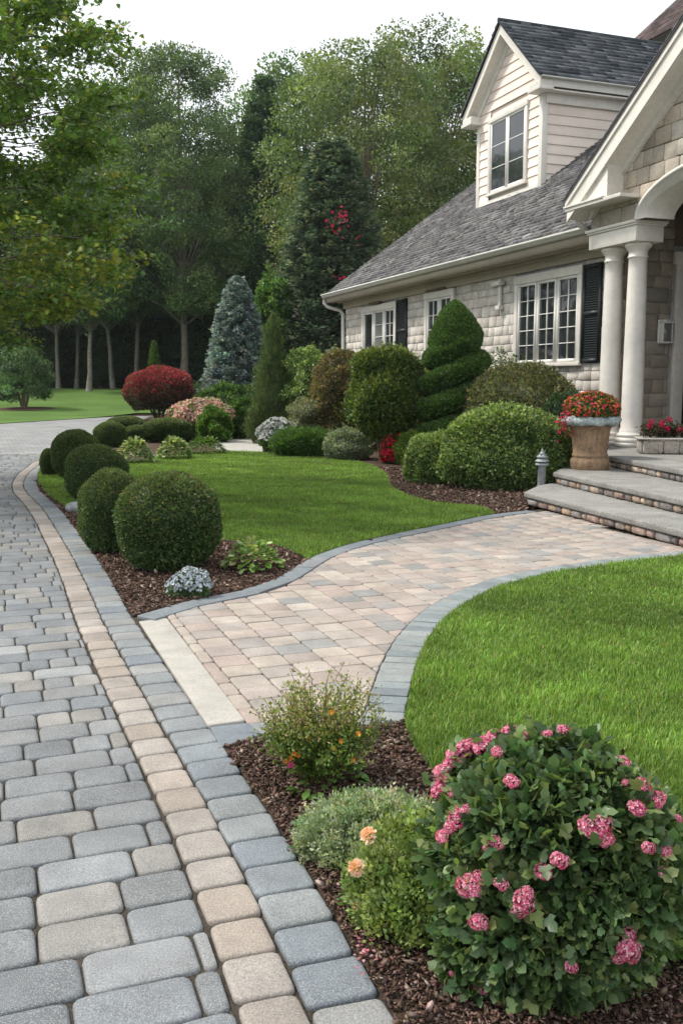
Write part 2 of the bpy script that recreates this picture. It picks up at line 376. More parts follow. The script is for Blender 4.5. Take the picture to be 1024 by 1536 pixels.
# boundary line between tan and grey edging
Bp = [ab(-.02-.17, -.2), ab(-.02+.012, .8)]+GL([(470, 1536), (353, 1283), (261, 1120), (159, 940), (115, 845), (66, 765), (37, 733), (41, 713), (56, 700), (66, 692)])+[(-5.5, 19), (-5.85, 22), (-6.7, 28), (-7.5, 34), (-8.2, 40)]
Bp = Bp[2:]; d0 = np.array(Bp[0])-np.array(Bp[1]); d0 /= np.linalg.norm(d0); Bp = [tuple(np.array(Bp[0])+d0*1.6)]+Bp
B = resample(smooth_line(Bp, 8), .04)
for _ in range(60): B[1:-1] = (B[:-2]+B[1:-1]*2+B[2:])/4
def normals(L):
    t = np.gradient(L, axis=0); t /= np.linalg.norm(t, axis=1, keepdims=True); return np.stack([-t[:, 1], t[:, 0]], 1)
def off(L, d): return L+normals(L)*d                    # + is to the left
TW, GW = .152, .18
tanL = off(B, TW); greyR = off(B, -GW)
def strip_stones(mb, L, o0, o1, pitch, cols, rng, top, ymax=60, v=.08, jit=.006, **k):
    Ls = resample(L, pitch); N = normals(Ls); n = len(Ls)
    for i in range(n-1):
        if Ls[i][1] > ymax: break
        q = [Ls[i]+N[i]*o0, Ls[i+1]+N[i+1]*o0, Ls[i+1]+N[i+1]*o1, Ls[i]+N[i]*o1]
        q = [tuple(p+rng.normal(0, jit*.4, 2)) for p in q]
        stone(mb, q, pc(rng, cols, v), rng, top=top, lod=2 if Ls[i][1] < 11 else 1, **k)
rg = R(5); mb = MB(); strip_stones(mb, B, 0, TW, .172, PAVT, rg, .004, 42, bev=.009, r=.026)
tag(mb.build('driveway_tan_edging', M['paver']), kind='structure')
mb = MB(); strip_stones(mb, B, -GW, 0, .165, GREY, rg, .005, 42, bev=.009, r=.024)
tag(mb.build('driveway_grey_edging', M['paver']), kind='structure')
# driveway field
U0 = 20.0; rg = R(11); mb = MB(); rows = np.arange(.6, U0, .168); fc = (B[:, 1] < 22); Bc = tanL[fc]
for i, b in enumerate(rows):
    near = math.exp(-b/9.0)
    a = 1.2 if b < 4 else 3.2
    a += rg.uniform(-.1, .1); dep = .168
    while True:
        w = rg.choice([.135, .19, .235, .275], p=[.2, .34, .3, .16])+rg.uniform(-.008, .008); a0 = a-w
        x, y = ab(a0, b)
        if x < -.42*y-1.6: break
        q = [ab(a0, b), ab(a, b), ab(a, b+dep), ab(a0, b+dep)]
        c = np.mean(q, 0); a = a0
        d = np.linalg.norm(Bc-c, axis=1); j = int(d.argmin()); t = Bc[min(j+1, len(Bc)-1)]-Bc[max(j-1, 0)]
        side = t[0]*(c-Bc[j])[1]-t[1]*(c-Bc[j])[0]
        if side < 0 and d[j] > .2: continue
        if d[j] < .35: q = clip_curve(q, Bc, 1, .003)
        if len(q) < 3: continue
        stone(mb, q, pc(rg, PAVG, .09), rg, gap=.003, r=.028, bev=.0095, lod=2 if y < 10 else 1, thick=.03)
tag(mb.build('driveway_pavers', M['paver']), kind='structure')
# far driveway: the same paving seen at a grazing angle
m, n_, l_, p_ = nt('far_paving'); tc = n_.new('ShaderNodeTexCoord'); mp = n_.new('ShaderNodeMapping'); mp.inputs['Rotation'].default_value = (0, 0, -AL)
br = n_.new('ShaderNodeTexBrick'); l_.new(tc.outputs['Object'], mp.inputs[0]); l_.new(mp.outputs[0], br.inputs[0])
for k, v in (('Scale', 1), ('Brick Width', .22), ('Row Height', .168), ('Mortar Size', .006), ('Mortar Smooth', .3)): br.inputs[k].default_value = v
br.inputs['Color1'].default_value = (.235, .235, .225, 1); br.inputs['Color2'].default_value = (.17, .175, .178, 1); br.inputs['Mortar'].default_value = (.09, .08, .07, 1)
t = noise_node(n_, l_, .8, 5); c = mulv(n_, l_, br.outputs[0], rng_node(n_, l_, t.outputs[0], .85, 1.25)); l_.new(c, p_.inputs['Base Color']); p_.inputs['Roughness'].default_value = .8
M['farpave'] = m
gr = [tuple(p) for p in tanL[(tanL@np.array([-SU, CU]) > U0)]][::8]
far = [ab(-40, U0), ab(-4.8, U0)]
far = [ab(-40, U0), tuple(gr[0])]+gr[1:]+[(-7.7, 42.6), G(210, 622.5), G(0, 636), (-14.6, 23), (-17.6, 14)]
sheet('driveway', far, .001, M['farpave'])
sheet('driveway_bed', [(-20, -2), (1.2, -2)]+[tuple(p-np.array([-.1, 0])) for p in greyR[greyR[:, 1] < 25][::10]]+[(-9, 26), (-20, 24)], -.013, M['joint'])
# walkway
Uo = smooth_line(GL([(205, 925), (273, 904), (346, 891), (395, 878), (429, 860), (459, 841), (493, 826), (542, 812), (590, 802), (664, 787), (727, 774), (790, 766)]), 8)
Uo = resample(Uo, .03)
for _ in range(30): Uo[1:-1] = (Uo[:-2]+Uo[1:-1]*2+Uo[2:])/4
Do = smooth_line(GL([(605, 1083), (615, 1034), (625, 995), (644, 956), (674, 922), (700, 904), (745, 882), (800, 866), (900, 849), (1024, 834)])+[(3.5, 7.95), (4.4, 8.3)], 8)
Do = resample(Do, .03)
for _ in range(30): Do[1:-1] = (Do[:-2]+Do[1:-1]*2+Do[2:])/4
UW, DW = .15, .175
Ui = off(Uo, -UW); Di = off(Do, DW)
rg = R(21); mb = MB(); strip_stones(mb, Uo, -UW, 0, .46, [(.17, .19, .20), (.155, .172, .188), (.19, .20, .205)], rg, .006, v=.03, jit=.002, r=.008, bev=.004, gap=.0015)
tag(mb.build('walkway_upper_edging', M['slate']), kind='structure')
mb = MB(); strip_stones(mb, Do, 0, DW, .104, [(.18, .205, .21), (.2, .225, .225), (.165, .185, .195), (.22, .235, .23)], rg, .006, v=.06, r=.008, bev=.004, gap=.002)
for q in ([(371, 1087), (432, 1083), (440, 1100), (395, 1104)], [(432, 1083), (492, 1080), (498, 1097), (440, 1100)], [(492, 1080), (556, 1075), (558, 1092), (498, 1097)], [(558, 1073), (580, 1079), (578, 1086), (556, 1084)]):
    stone(mb, GL(q), pc(rg, GREY, .04), rg, top=.005, gap=.002, r=.008, bev=.005)
stone(mb, GL([(314, 1092), (371, 1086), (396, 1104), (330, 1123)]), (.16, .18, .2), rg, top=.006, gap=.002, r=.01, bev=.006)
tag(mb.build('walkway_lower_edging', M['slate']), kind='structure')
mb = MB(); q = GL([(207, 930), (251, 925), (369, 1085), (311, 1093)]); stone(mb, q, (.5, .5, .5), rg, top=.004, gap=.004, r=.012, bev=.005)
tag(mb.build('walkway_threshold_slab', M['concrete']), kind='structure')
steps0 = [G(795, 765), G(1024, 828), (3.6, 5.5)]
wk = [tuple(p) for p in Ui[::6]]+[G(800, 764), G(1024, 826), (3.5, 7.7)]+[tuple(p) for p in Di[::-6]]+GL([(554, 1078), (371, 1087), (251, 925)])
wk = [G(251, 925)]+[p for p in wk[:-3] if p[0] > G(251, 925)[0]+.05]+GL([(554, 1078), (371, 1087)])
wkA = np.array(wk); mb = MB(); rg = R(8)
WC = [(.32, .265, .225), (.345, .295, .245), (.33, .262, .225), (.29, .255, .225), (.225, .22, .21), (.35, .305, .26), (.265, .24, .22), (.335, .28, .238), (.30, .25, .22), (.325, .272, .235)]
a = -3.0
while a < 6:
    w = .176; b = 1.5+rg.uniform(0, .1)
    while b < 12:
        dep = rg.uniform(.165, .2); q = [ab(a, b), ab(a+w, b), ab(a+w, b+dep), ab(a, b+dep)]; b += dep; c = np.mean(q, 0)
        if not inpoly(np.array([c]), wk)[0]:
            if not inpoly(np.array(q), wk).any(): continue
        for L, s in ((Ui, -1), (Di, 1)):
            if np.linalg.norm(L-c, axis=1).min() < .25 and len(q) > 2: q = clip_curve(q, L, s, .002)
        if len(q) > 2:
            e0, e1 = np.array(G(251, 925)), np.array(G(369, 1085)); t = (e1-e0)/np.linalg.norm(e1-e0); q = clip_half(q, e0, np.array([-t[1], t[0]]))
        if len(q) > 2:
            e0, e1 = np.array(G(371, 1087)), np.array(G(554, 1077)); t = (e1-e0)/np.linalg.norm(e1-e0); q = clip_half(q, e0, np.array([-t[1], t[0]]))
        if len(q) < 3: continue
        col = pc(rg, WC, .07)
        stone(mb, q, col, rg, gap=.0028, r=.02, bev=.006, lod=2 if c[1] < 8.5 else 1)
    a += w
tag(mb.build('walkway_pavers', M['paver']), kind='structure')
sheet('walkway_bed', [tuple(p) for p in Uo[::8]]+[(2.6, 11), (4.5, 8.6)]+[tuple(p) for p in Do[::-8]]+[G(580, 1086), G(332, 1122), G(205, 925)], -.011, M['joint'])
# planting beds
gR = [tuple(p) for p in greyR]
isl = [p for p in gR[::6] if p[1] > G(205, 925)[1]]
sheet('garden_bed', isl+[(-7.6, 42), (24, 42), (24, 13), (6, 12.4), (3.2, 12.9), (2.3, 11.5), (2.05, 10.6)]+[tuple(p) for p in Uo[::-8]], -.002, M['mulch'])
s1 = G(332, 1122); nb = [p for p in gR[::4] if p[1] < s1[1]]
sheet('front_bed', nb+[s1, G(396, 1104), G(558, 1090), G(603, 1084), (3, 4.2), (3, .3)], -.002, M['mulch'])
# lawns
Lm = smooth_line(GL([(462, 841), (440, 829), (405, 817), (335, 811), (255, 800), (170, 790), (112, 768), (92, 757), (74, 744), (60, 727), (57, 712), (64, 700), (85, 688), (130, 682), (190, 693), (235, 686), (300, 679), (356, 678), (404, 680), (485, 686), (537, 693), (567, 703), (582, 717), (588, 731), (615, 746), (652, 755), (690, 758), (722, 762), (742, 770)]), 6)
LAWN = [tuple(p) for p in Lm]+[tuple(p) for p in Uo[::-10] if p[1] < G(742, 771)[1] and p[1] > G(462, 840)[1]]
Lf = [tuple(p) for p in Do[::6]]+[(9, 9), (9, 1.4), (2, 1.35), G(1040, 1465), G(960, 1370), G(800, 1270), G(700, 1200), G(640, 1152), G(615, 1112)]
sheet('lawn', LAWN, .006, M['turf']); sheet('front_lawn', Lf, .006, M['turf'])
SIDE = [(-6.6, 24), (-5.9, 20.5), (-3.3, 20), (-2.9, 23.5), (-1.4, 23.6), (-1.0, 26), (-3, 33), (-7.4, 36)]
sheet('garden_path', GL([(322, 674), (404, 681), (400, 657), (345, 655)])+[(-3.2, 25.5)], .006, M['concrete'])
def grass(name, poly, n0, rng, h=.045, wd=.0035, yref=3.5, cols=None):
    P0 = np.array(poly); lo, hi = P0.min(0), P0.max(0); lo[1] = max(lo[1], 1.3)
    n = int((hi-lo).prod()*n0); P = rng.uniform(lo, hi, (n, 2)); w = np.clip((yref/P[:, 1])**1.5, .02, 1)
    vis = np.abs(P[:, 0]) < P[:, 1]*.42+1.5
    P = P[(rng.uniform(size=n) < w) & vis]; P = P[inpoly(P, poly)]; n = len(P); s = np.clip(P[:, 1]/yref, 1, 4)**.75
    patch = np.sin(P[:, 0]*.9+P[:, 1]*1.7)+np.sin(P[:, 0]*2.1+np.sin(P[:, 1]*1.3))+np.sin(P[:, 1]*2.7+P[:, 0]*.9)+.8*np.sin(P[:, 0]*7+P[:, 1]*5)+.8*np.sin(P[:, 1]*9-P[:, 0]*4)
    hh = h*rng.uniform(.55, 1.25, n)*(1+.07*patch); az = rng.uniform(0, 2*PI, n); tilt = rng.uniform(.05, .75, n)
    d = np.stack([np.cos(az), np.sin(az)], 1); sd = np.stack([-d[:, 1], d[:, 0]], 1)*(wd*s*rng.uniform(.7, 1.3, n))[:, None]
    z0 = np.zeros((n, 1)); b = P; m1 = P+d*(hh*tilt*.35)[:, None]; t = P+d*(hh*tilt)[:, None]
    V = np.stack([np.hstack([b-sd, z0]), np.hstack([b+sd, z0]), np.hstack([m1+sd*.75, (hh*.6)[:, None]]), np.hstack([m1-sd*.75, (hh*.6)[:, None]]), np.hstack([t, (hh*(1-.25*tilt))[:, None]])], 1).reshape(-1, 3)
    cols = cols or [(.17, .29, .052), (.145, .25, .045), (.205, .315, .068), (.11, .21, .038), (.26, .31, .11)]
    c = pal(rng, n, cols, .2, [.34, .26, .2, .15, .05])*(1+.08*patch[:, None]+.07*np.sign(np.sin((P[:, :1]*.5+P[:, 1:]*.87)*5.2))); dry = rng.uniform(size=n) < .035; c[dry] = pal(rng, int(dry.sum()), [(.30, .27, .13), (.24, .24, .10)], .2); mb = MB(); k = np.arange(n)[:, None]*5
    mb.V.append(V); mb.C.append(np.repeat(c, 5, 0)); mb.F.append(k+np.array([[0, 1, 2, 3]])); mb.F.append(k+np.array([[3, 2, 4]])); mb.n = len(V)
    o = mb.build(name, M['grass']); tag(o, kind='stuff'); return o
tag(grass('grass', Lf, 24000, R(1), .036, .0019, 3.0), 'short green grass of the near lawn on the right', 'grass')
tag(grass('grass', LAWN, 12500, R(2), .038, .0027, 6.0), 'short green grass of the lawn in the middle of the garden', 'grass')
def chips(name, poly, n0, rng, yref, size, ymax=14):
    P0 = np.array(poly); lo, hi = P0.min(0), np.minimum(P0.max(0), (30, ymax)); lo[1] = max(lo[1], 1.2); n = int((hi-lo).prod()*n0)
    P = rng.uniform(lo, hi, (n, 2)); P = P[(rng.uniform(size=n) < np.clip((yref/P[:, 1])**1.6, .03, 1)) & (np.abs(P[:, 0]) < P[:, 1]*.42+.5)]; P = P[inpoly(P, poly)]
    ex = ~inpoly(P, LAWN) & ~inpoly(P, Lf); P = P[ex]; n = len(P); s = size*np.clip(P[:, 1]/yref, 1, 3)**.7*rng.lognormal(0, .35, n)
    D = unit(rng.normal(size=(n, 3))*np.array([1, 1, .35])); Nn = unit(rng.normal(size=(n, 3))*np.array([.5, .5, .3])+np.array([0, 0, 1])); mb = MB()
    T = np.array([(0, -.2, 0), (.6, -.26, .05), (1, -.05, 0), (.9, .22, .04), (.1, .24, .02), (.5, 0, -.22)]); X = unit(np.cross(D, Nn)); Z = np.cross(X, D)
    V = np.column_stack([P, rng.uniform(.0, .014, n)])[:, None]+s[:, None, None]*(D[:, None]*T[None, :, 0:1]+X[:, None]*T[None, :, 1:2]+Z[:, None]*T[None, :, 2:3])
    c = pal(rng, n, [(.10, .062, .045), (.16, .11, .085), (.055, .036, .028), (.24, .185, .15), (.14, .08, .065)], .3, [.33, .25, .2, .09, .13]); k = np.arange(n)[:, None]*6
    mb.V.append(V.reshape(-1, 3)); mb.C.append(np.repeat(c, 6, 0)); mb.F.append(k+np.array([[0, 1, 2, 3, 4]]))
    for f in ((0, 5, 1), (1, 5, 2), (2, 5, 3), (3, 5, 4), (4, 5, 0)): mb.F.append(k+np.array([f]))
    mb.n = n*6; o = mb.build(name, M['chip']); return tag(o, kind='stuff')
FB = nb+[s1, G(396, 1104), G(558, 1090), G(603, 1084), (2.6, 4.2), (2.6, .3)]
tag(chips('mulch', FB, 17000, R(3), 2.4, .0135), 'brown bark mulch in the near flower bed', 'mulch')
tag(chips('mulch', isl+[(6, 20), (3.2, 12.9), (2.3, 11.5), (2.05, 10.6)]+[tuple(p) for p in Uo[::-8]], 4200, R(4), 6.0, .022, 16), 'brown bark mulch in the beds around the clipped balls and below the house', 'mulch')
# ================================================================== THE HOUSE  (own coordinates: x = into the house, y = along the facade away from us)
E0 = (3.923, 15.3, 0.0)
def HW(r, t, z): return (E0[0]+r*CU-t*SU, E0[1]+r*SU+t*CU, z)
house = empty('house', E0, AL, label='pale stone house with grey shingle roof, cream dormer and arched columned porch', cat='house')
def hb(mb, name, m, parent=None, **k): return mb.build(name, m, parent or house, local=True, **k)
def exr(mb, poly, r0, r1, col=(.5, .5, .5)):
    n = len(poly); a = sum(poly[i][0]*poly[(i+1) % n][1]-poly[(i+1) % n][0]*poly[i][1] for i in range(n))
    if a < 0: poly = poly[::-1]
    T = tessellate_polygon([[Vector((x, y, 0)) for x, y in poly]])
    V = [(r0, t, z) for t, z in poly]+[(r1, t, z) for t, z in poly]
    mb.add(V, [tuple(reversed(t)) for t in T]+[tuple(n+i for i in t) for t in T]+[(i, n+i, n+(i+1) % n, (i+1) % n) for i in range(n)], col)
def slab(mb, poly, to3, gap, d, bev, col, rng, r=.012):
    if sum(poly[i][0]*poly[(i+1) % len(poly)][1]-poly[(i+1) % len(poly)][0]*poly[i][1] for i in range(len(poly))) < 0: poly = poly[::-1]
    poly = clean(offset_convex(poly, gap), .02)
    if len(poly) < 3 or area(poly) < .001: return
    P = rounded(poly, r, 1); P = P+rng.normal(0, .0025, P.shape); c = P.mean(0); n = len(P); V = []; tl = rng.normal(0, .014, 2)
    for ins, dd in ((0, 0), (0, d-bev), (bev*1.3, d)):
        e = P-c; L = np.linalg.norm(e, axis=1, keepdims=True); Q = c+e*(1-ins/L)
        for q in Q: V.append(to3(q[0], q[1], dd+(float((q-c)@tl) if dd else 0)))
    F = []
    for k in range(2):
        for i in range(n): F.append((k*n+i, k*n+(i+1) % n, (k+1)*n+(i+1) % n, (k+1)*n+i))
    F.append(tuple(2*n+i for i in range(n))); mb.add(V, F, col)
def blocks(mb, to3, u0, u1, v0, v1, h, wr, rng, cols, holes=(), clipf=None, d=.035, gap=.005, hv=.15, vc=.1):
    v = v0
    while v < v1-.03:
        hh = min(h*rng.uniform(1-hv, 1+hv), v1-v); u = u0-rng.uniform(0, wr[1])
        while u < u1:
            w = rng.uniform(*wr); segs = [(max(u, u0), min(u+w, u1))]
            for (a, b, c, e) in holes:
                if v+hh*.5 > c and v+hh*.5 < e:
                    ns = []
                    for s in segs:
                        if s[1] <= a or s[0] >= b: ns.append(s)
                        else:
                            if s[0] < a: ns.append((s[0], a))
                            if s[1] > b: ns.append((b, s[1]))
                    segs = ns
            for s in segs:
                if s[1]-s[0] < .03: continue
                q = [(s[0], v), (s[1], v), (s[1], v+hh), (s[0], v+hh)]
                if clipf: q = clipf(q)
                if q and len(q) > 2: slab(mb, q, to3, gap, d*rng.uniform(.6, 1.3), .005, pc(rng, cols, vc), rng)
            u += w
        v += hh
def shingles(mb, o, du, dv, L, S, expo, wr, rng, cols, vc=.2, lift=.016):
    o, du, dv = (np.array(x, float) for x in (o, du, dv)); nn = np.cross(du, dv)
    if nn[2] < 0: nn = -nn
    k = 0; s = 0
    while s < S:
        u = -rng.uniform(0, wr[1]); band = math.exp(rng.normal(0, .025)); se = min(s+expo*1.06, S)
        while u < L:
            w = rng.uniform(*wr); a, b = max(u, 0), min(u+w, L)-.004; u += w
            if b-a < .02: continue
            lo = lift*rng.uniform(.6, 1.5); j = rng.uniform(-.012, .006); bp = [o+du*a+dv*(s+j), o+du*b+dv*(s+j), o+du*b+dv*se, o+du*a+dv*se]
            c = np.array(pc(rng, cols, vc))*band
            V = [bp[0]+nn*lo, bp[1]+nn*lo, bp[2]+nn*.003, bp[3]+nn*.003, bp[0]-nn*.004, bp[1]-nn*.004]
            mb.add(V, [(0, 1, 2, 3), (4, 5, 1, 0), (1, 5, 2), (0, 3, 4)], c)
        s += expo
STN = [(.54, .505, .46), (.58, .545, .50), (.49, .455, .41), (.60, .565, .52), (.54, .495, .44)]
TANS = [(.42, .37, .305), (.38, .335, .275), (.46, .41, .335), (.34, .30, .25), (.44, .375, .295), (.41, .38, .33)]
RW = .55; WT = 3.56
W_BIG = (.98, 3.16, 1.76, 3.38); W_MID = (5.67, 7.1, 1.9, 3.42); W_FAR = (8.72, 10.95, 1.9, 3.38)
# walls
mb = MB(); rg = R(31)
box(mb, RW, 9.5, .0, 12.26, 0, 3.6); box(mb, 5.0, 9.5, -7, -.001, 0, 3.6); box(mb, RW, 4.999, -7, -5.35, 0, 4.3)
blocks(mb, lambda u, v, d: (RW-d, u, v), 0.0, 12.26, .2, WT, .185, (.2, .42), rg, STN, [(a-.02, b+.02, c-.02, d+.02) for a, b, c, d in (W_BIG, W_MID, W_FAR)], vc=.06, d=.02, gap=.0045, hv=.2)
hb(mb, 'wall', M['shake'])
mb = MB(); g = [(0.6, 3.6), (17, 3.6), (8.6, 9.7)]
V = [(r, 12.26, z) for r, z in g]; mb.add(V+[(r, 12.1, z) for r, z in g], [(0, 1, 2), (5, 4, 3)], (.4, .37, .34)); box(mb, 9.5, 17, -7, 12.26, 0, 3.6, (.4, .37, .34)); hb(mb, 'rear_wall', M['shake'])
mb = MB(); rg = R(32)
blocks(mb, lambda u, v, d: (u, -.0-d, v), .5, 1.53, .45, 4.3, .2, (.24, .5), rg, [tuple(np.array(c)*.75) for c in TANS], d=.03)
hb(mb, 'porch_wall', M['shake']); mb = MB()
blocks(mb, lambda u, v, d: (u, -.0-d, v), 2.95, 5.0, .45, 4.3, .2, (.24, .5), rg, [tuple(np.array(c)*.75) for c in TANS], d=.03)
blocks(mb, lambda u, v, d: (5-d, u, v), -5.35, -.04, .45, 4.3, .2, (.3, .55), rg, TANS, d=.04)
hb(mb, 'porch_wall', M['shake'])
# frieze under the soffit, soffit, fascia, gutter
mb = MB(); box(mb, RW-.075, RW-.005, .02, 12.3, 3.44, 3.62); box(mb, RW-.11, RW-.077, .02, 12.3, 3.57, 3.62); hb(mb, 'frieze_board', M['soffit'], bevel=.006)
mb = MB(); box(mb, .03, RW+.1, .02, 12.44, 3.621, 3.65); box(mb, .2, .22, .02, 12.44, 3.605, 3.6205); hb(mb, 'soffit', M['soffit'])
mb = MB(); box(mb, .005, .028, .02, 12.47, 3.60, 3.84); hb(mb, 'fascia', M['soffit']); mb = MB()
V = []; prof = [(.004, 3.735), (-.05, 3.735), (-.09, 3.76), (-.10, 3.79), (-.125, 3.80), (-.125, 3.825), (-.112, 3.825), (-.108, 3.81), (-.09, 3.79), (-.08, 3.765), (-.05, 3.75), (.004, 3.75)]
for t in (.05, 12.5): V += [(r, t, z) for r, z in prof]
n = len(prof); mb.add(V, [(i, (i+1) % n, n+(i+1) % n, n+i) for i in range(n)]+[(0, 1, 10, 11), (1, 2, 9, 10), (2, 3, 8, 9), (3, 4, 7, 8), (4, 5, 6, 7)]+[(n+11, n+10, n+1, n), (n+10, n+9, n+2, n+1), (n+9, n+8, n+3, n+2), (n+8, n+7, n+4, n+3), (n+7, n+6, n+5, n+4)])
g_ = hb(mb, 'gutter', M['gutter'])
mb = MB(); tube(mb, [(-.05, 12.4, 3.7), (-.05, 12.4, 3.60), (.02, 12.36, 3.5), (.38, 12.3, 3.4), (.46, 12.28, 3.3), (.47, 12.28, 0)], .045, 10); hb(mb, 'downspout', M['gutter'], smooth=True)
# main roof
MS = .72; sl = math.sqrt(1+MS*MS); dv = (1/sl, 0, MS/sl); SH = [(.125, .122, .125), (.155, .152, .15), (.10, .098, .102), (.19, .186, .183), (.135, .128, .126)]
mb = MB(); rg = R(41); shingles(mb, (-.03, 0, 3.83-.022), (0, 1, 0), dv, 12.52, 8.66*sl, .15, (.11, .24), rg, SH, .2, .03)
mb.add([(-.03, 0, 3.80), (-.03, 12.5, 3.80), (8.6, 12.5, 3.82+8.6*MS-.04), (8.6, 0, 3.82+8.6*MS-.04)], [(0, 1, 2, 3)], (.05, .05, .05))
V = [(2.2, 0, 3.83+2.2*MS), (8.6, 0, 3.83+8.6*MS), (8.6, -7.4, 3.83+8.6*MS), (2.2, -7.4, 3.83+2.2*MS), (17.3, 12.5, 3.8), (8.6, 12.5, 3.83+8.6*MS), (8.6, -7.4, 3.83+8.6*MS), (17.3, -7.4, 3.8)]
mb.add(V, [(0, 3, 2, 1), (4, 5, 6, 7)], (.14, .135, .135)); hb(mb, 'roof', M['shingle'])
mb = MB(); z0 = 3.79; mb_ = [(12.5-.035, 0)]
def rkb(mb, r0, z0, r1, z1, w, t0, t1):
    V = [(r0, t0, z0), (r1, t0, z1), (r1, t0, z1-w), (r0, t0, z0-w)]; V += [(a, t1, c) for a, _, c in V]
    mb.add(V, [(0, 1, 2, 3), (7, 6, 5, 4), (0, 4, 5, 1), (1, 5, 6, 2), (2, 6, 7, 3), (3, 7, 4, 0)])
rkb(mb, .03, 3.82, 8.6, 3.82+8.57*MS, .17, 12.44, 12.485); rkb(mb, .03, 3.62, 8.6, 3.62+8.57*MS, .03, 12.2, 12.44); hb(mb, 'rake_board', M['gutter'])
# taller roof behind
mb = MB(); RS = .875; s2 = math.sqrt(1+RS*RS); shingles(mb, (8.2, -3, 11.19+RS*(8.2-8.93)), (0, 1, 0), (1/s2, 0, RS/s2), 14.0, 5.6*s2, .17, (.2, .34), R(42), [(.10, .075, .07), (.13, .095, .088), (.075, .06, .06)], .18)
zr = lambda r: 11.19+RS*(r-8.93)
mb.add([(8.2, -7, zr(8.2)-.03), (8.2, 11, zr(8.2)-.03), (13.8, 11, zr(13.8)-.03), (13.8, -7, zr(13.8)-.03), (17.5, 11, 10), (17.5, -7, 10)], [(0, 1, 2, 3), (3, 2, 4, 5)], (.06, .05, .05))
hb(mb, 'upper_roof', M['shingle'])
mb = MB(); rkb(mb, 8.2, zr(8.2)+.03, 13.8, zr(13.8)+.03, .2, 11.0, 11.05); hb(mb, 'upper_rake_board', M['lampmetal'])
mb = MB(); V = [(8.4, 10.7, zr(8.4)-.3), (13.8, 10.7, zr(13.8)-.3), (17.3, 10.7, 10), (17.3, 10.7, 3), (8.4, 10.7, 3)]; mb.add(V, [(0, 1, 2, 3, 4)], (.5, .46, .4)); hb(mb, 'upper_wall', M['siding'])
# windows of the long wall
def window(t0, t1, z0, z1, sashes, r=RW, cas=.11, head=.15, proud=.075, glassm=None):
    """sashes: list of (fraction start, fraction end, columns, rows, material)"""
    mb = MB(); box(mb, r-proud, r+.02, t0, t0+cas, z0, z1-head); box(mb, r-proud, r+.02, t1-cas, t1, z0, z1-head); box(mb, r-proud-.008, r+.02, t0-.015, t1+.015, z1-head+.001, z1)
    box(mb, r-proud-.03, r+.02, t0-.03, t1+.03, z0-.06, z0-.001); w = hb(mb, 'window', M['cream'], bevel=.005)
    a, b, c, d = t0+cas, t1-cas, z0, z1-head; W = b-a; fr = .05
    for (f0, f1, nc, nr, gm) in sashes:
        x0, x1 = a+W*f0, a+W*f1; mb = MB(); rr = r-proud+.018
        box(mb, rr, r+.015, x0+.002, x0+fr, c+.002, d-.002); box(mb, rr, r+.015, x1-fr, x1-.002, c+.002, d-.002)
        box(mb, rr+.001, r+.014, x0+fr, x1-fr, c+.002, c+fr+.015); box(mb, rr+.001, r+.014, x0+fr, x1-fr, d-fr, d-.002)
        ix0, ix1, iz0, iz1 = x0+fr, x1-fr, c+fr+.015, d-fr
        for k in range(1, nc): y = ix0+(ix1-ix0)*k/nc; box(mb, rr+.014, r-.012, y-.008, y+.008, iz0, iz1)
        for k in range(1, nr): z = iz0+(iz1-iz0)*k/nr; box(mb, rr+.016, r-.013, ix0, ix1, z-.008, z+.008)
        hb(mb, 'sash', M['white'], w); mb = MB()
        mb.add([(r-.022, ix0-.01, iz0-.01), (r-.022, ix1+.01, iz0-.01), (r-.022, ix1+.01, iz1+.01), (r-.022, ix0-.01, iz1+.01)], [(0, 3, 2, 1)]); hb(mb, 'pane', M[gm], w)
    return w
w = window(*W_BIG, [(.0, .325, 2, 5, 'glass'), (.345, .655, 2, 5, 'glass'), (.675, 1, 2, 5, 'glass')]); w['label'] = 'large three-part window with small panes beside the porch'
w = window(*W_MID, [(0, .48, 2, 4, 'glass'), (.52, 1, 2, 4, 'glass')]); w['label'] = 'two-part window behind the spiral topiary'
w = window(*W_FAR, [(0, .31, 2, 4, 'glass'), (.335, .65, 1, 4, 'curtain'), (.68, 1, 1, 1, 'glass')]); w['label'] = 'three-part window near the far corner of the house'
def shutter(t0, t1, z0, z1):
    mb = MB(); r = RW-.05; box(mb, r-.02, RW-.002, t0, t0+.05, z0, z1); box(mb, r-.02, RW-.002, t1-.05, t1, z0, z1)
    for z in (z0, (z0+z1)/2-.03, z1-.07): box(mb, r-.019, RW-.003, t0+.05, t1-.05, z, z+.07)
    z = z0+.08
    while z < z1-.08:
        mb.add([(r-.012, t0+.05, z), (r-.012, t1-.05, z), (r+.02, t1-.05, z+.035), (r+.02, t0+.05, z+.035), (r-.004, t0+.05, z-.006), (r-.004, t1-.05, z-.006)], [(0, 1, 2, 3), (4, 5, 1, 0)]); z += .04
    return hb(mb, 'shutter', M['shutter'])
shutter(.45, .955, 1.74, 3.36); shutter(8.12, 8.69, 1.9, 3.4)
# little timber brackets and fittings on the wall
mb = MB(); box(mb, RW-.13, RW-.04, 3.62, 3.78, 2.82, 2.90); box(mb, RW-.09, RW-.04, 3.66, 3.74, 2.901, 3.4); box(mb, RW-.16, RW-.04, 3.58, 3.9, 3.28, 3.36); hb(mb, 'wall_bracket', M['cream'], bevel=.006)
mb = MB(); box(mb, RW-.14, RW-.08, 9.6, 10.3, 3.39, 3.45); hb(mb, 'eave_light', M['porchwood']); mb = MB(); box(mb, RW-.14, RW-.08, 6.0, 6.9, 3.425, 3.47); hb(mb, 'eave_light', M['porchwood'])
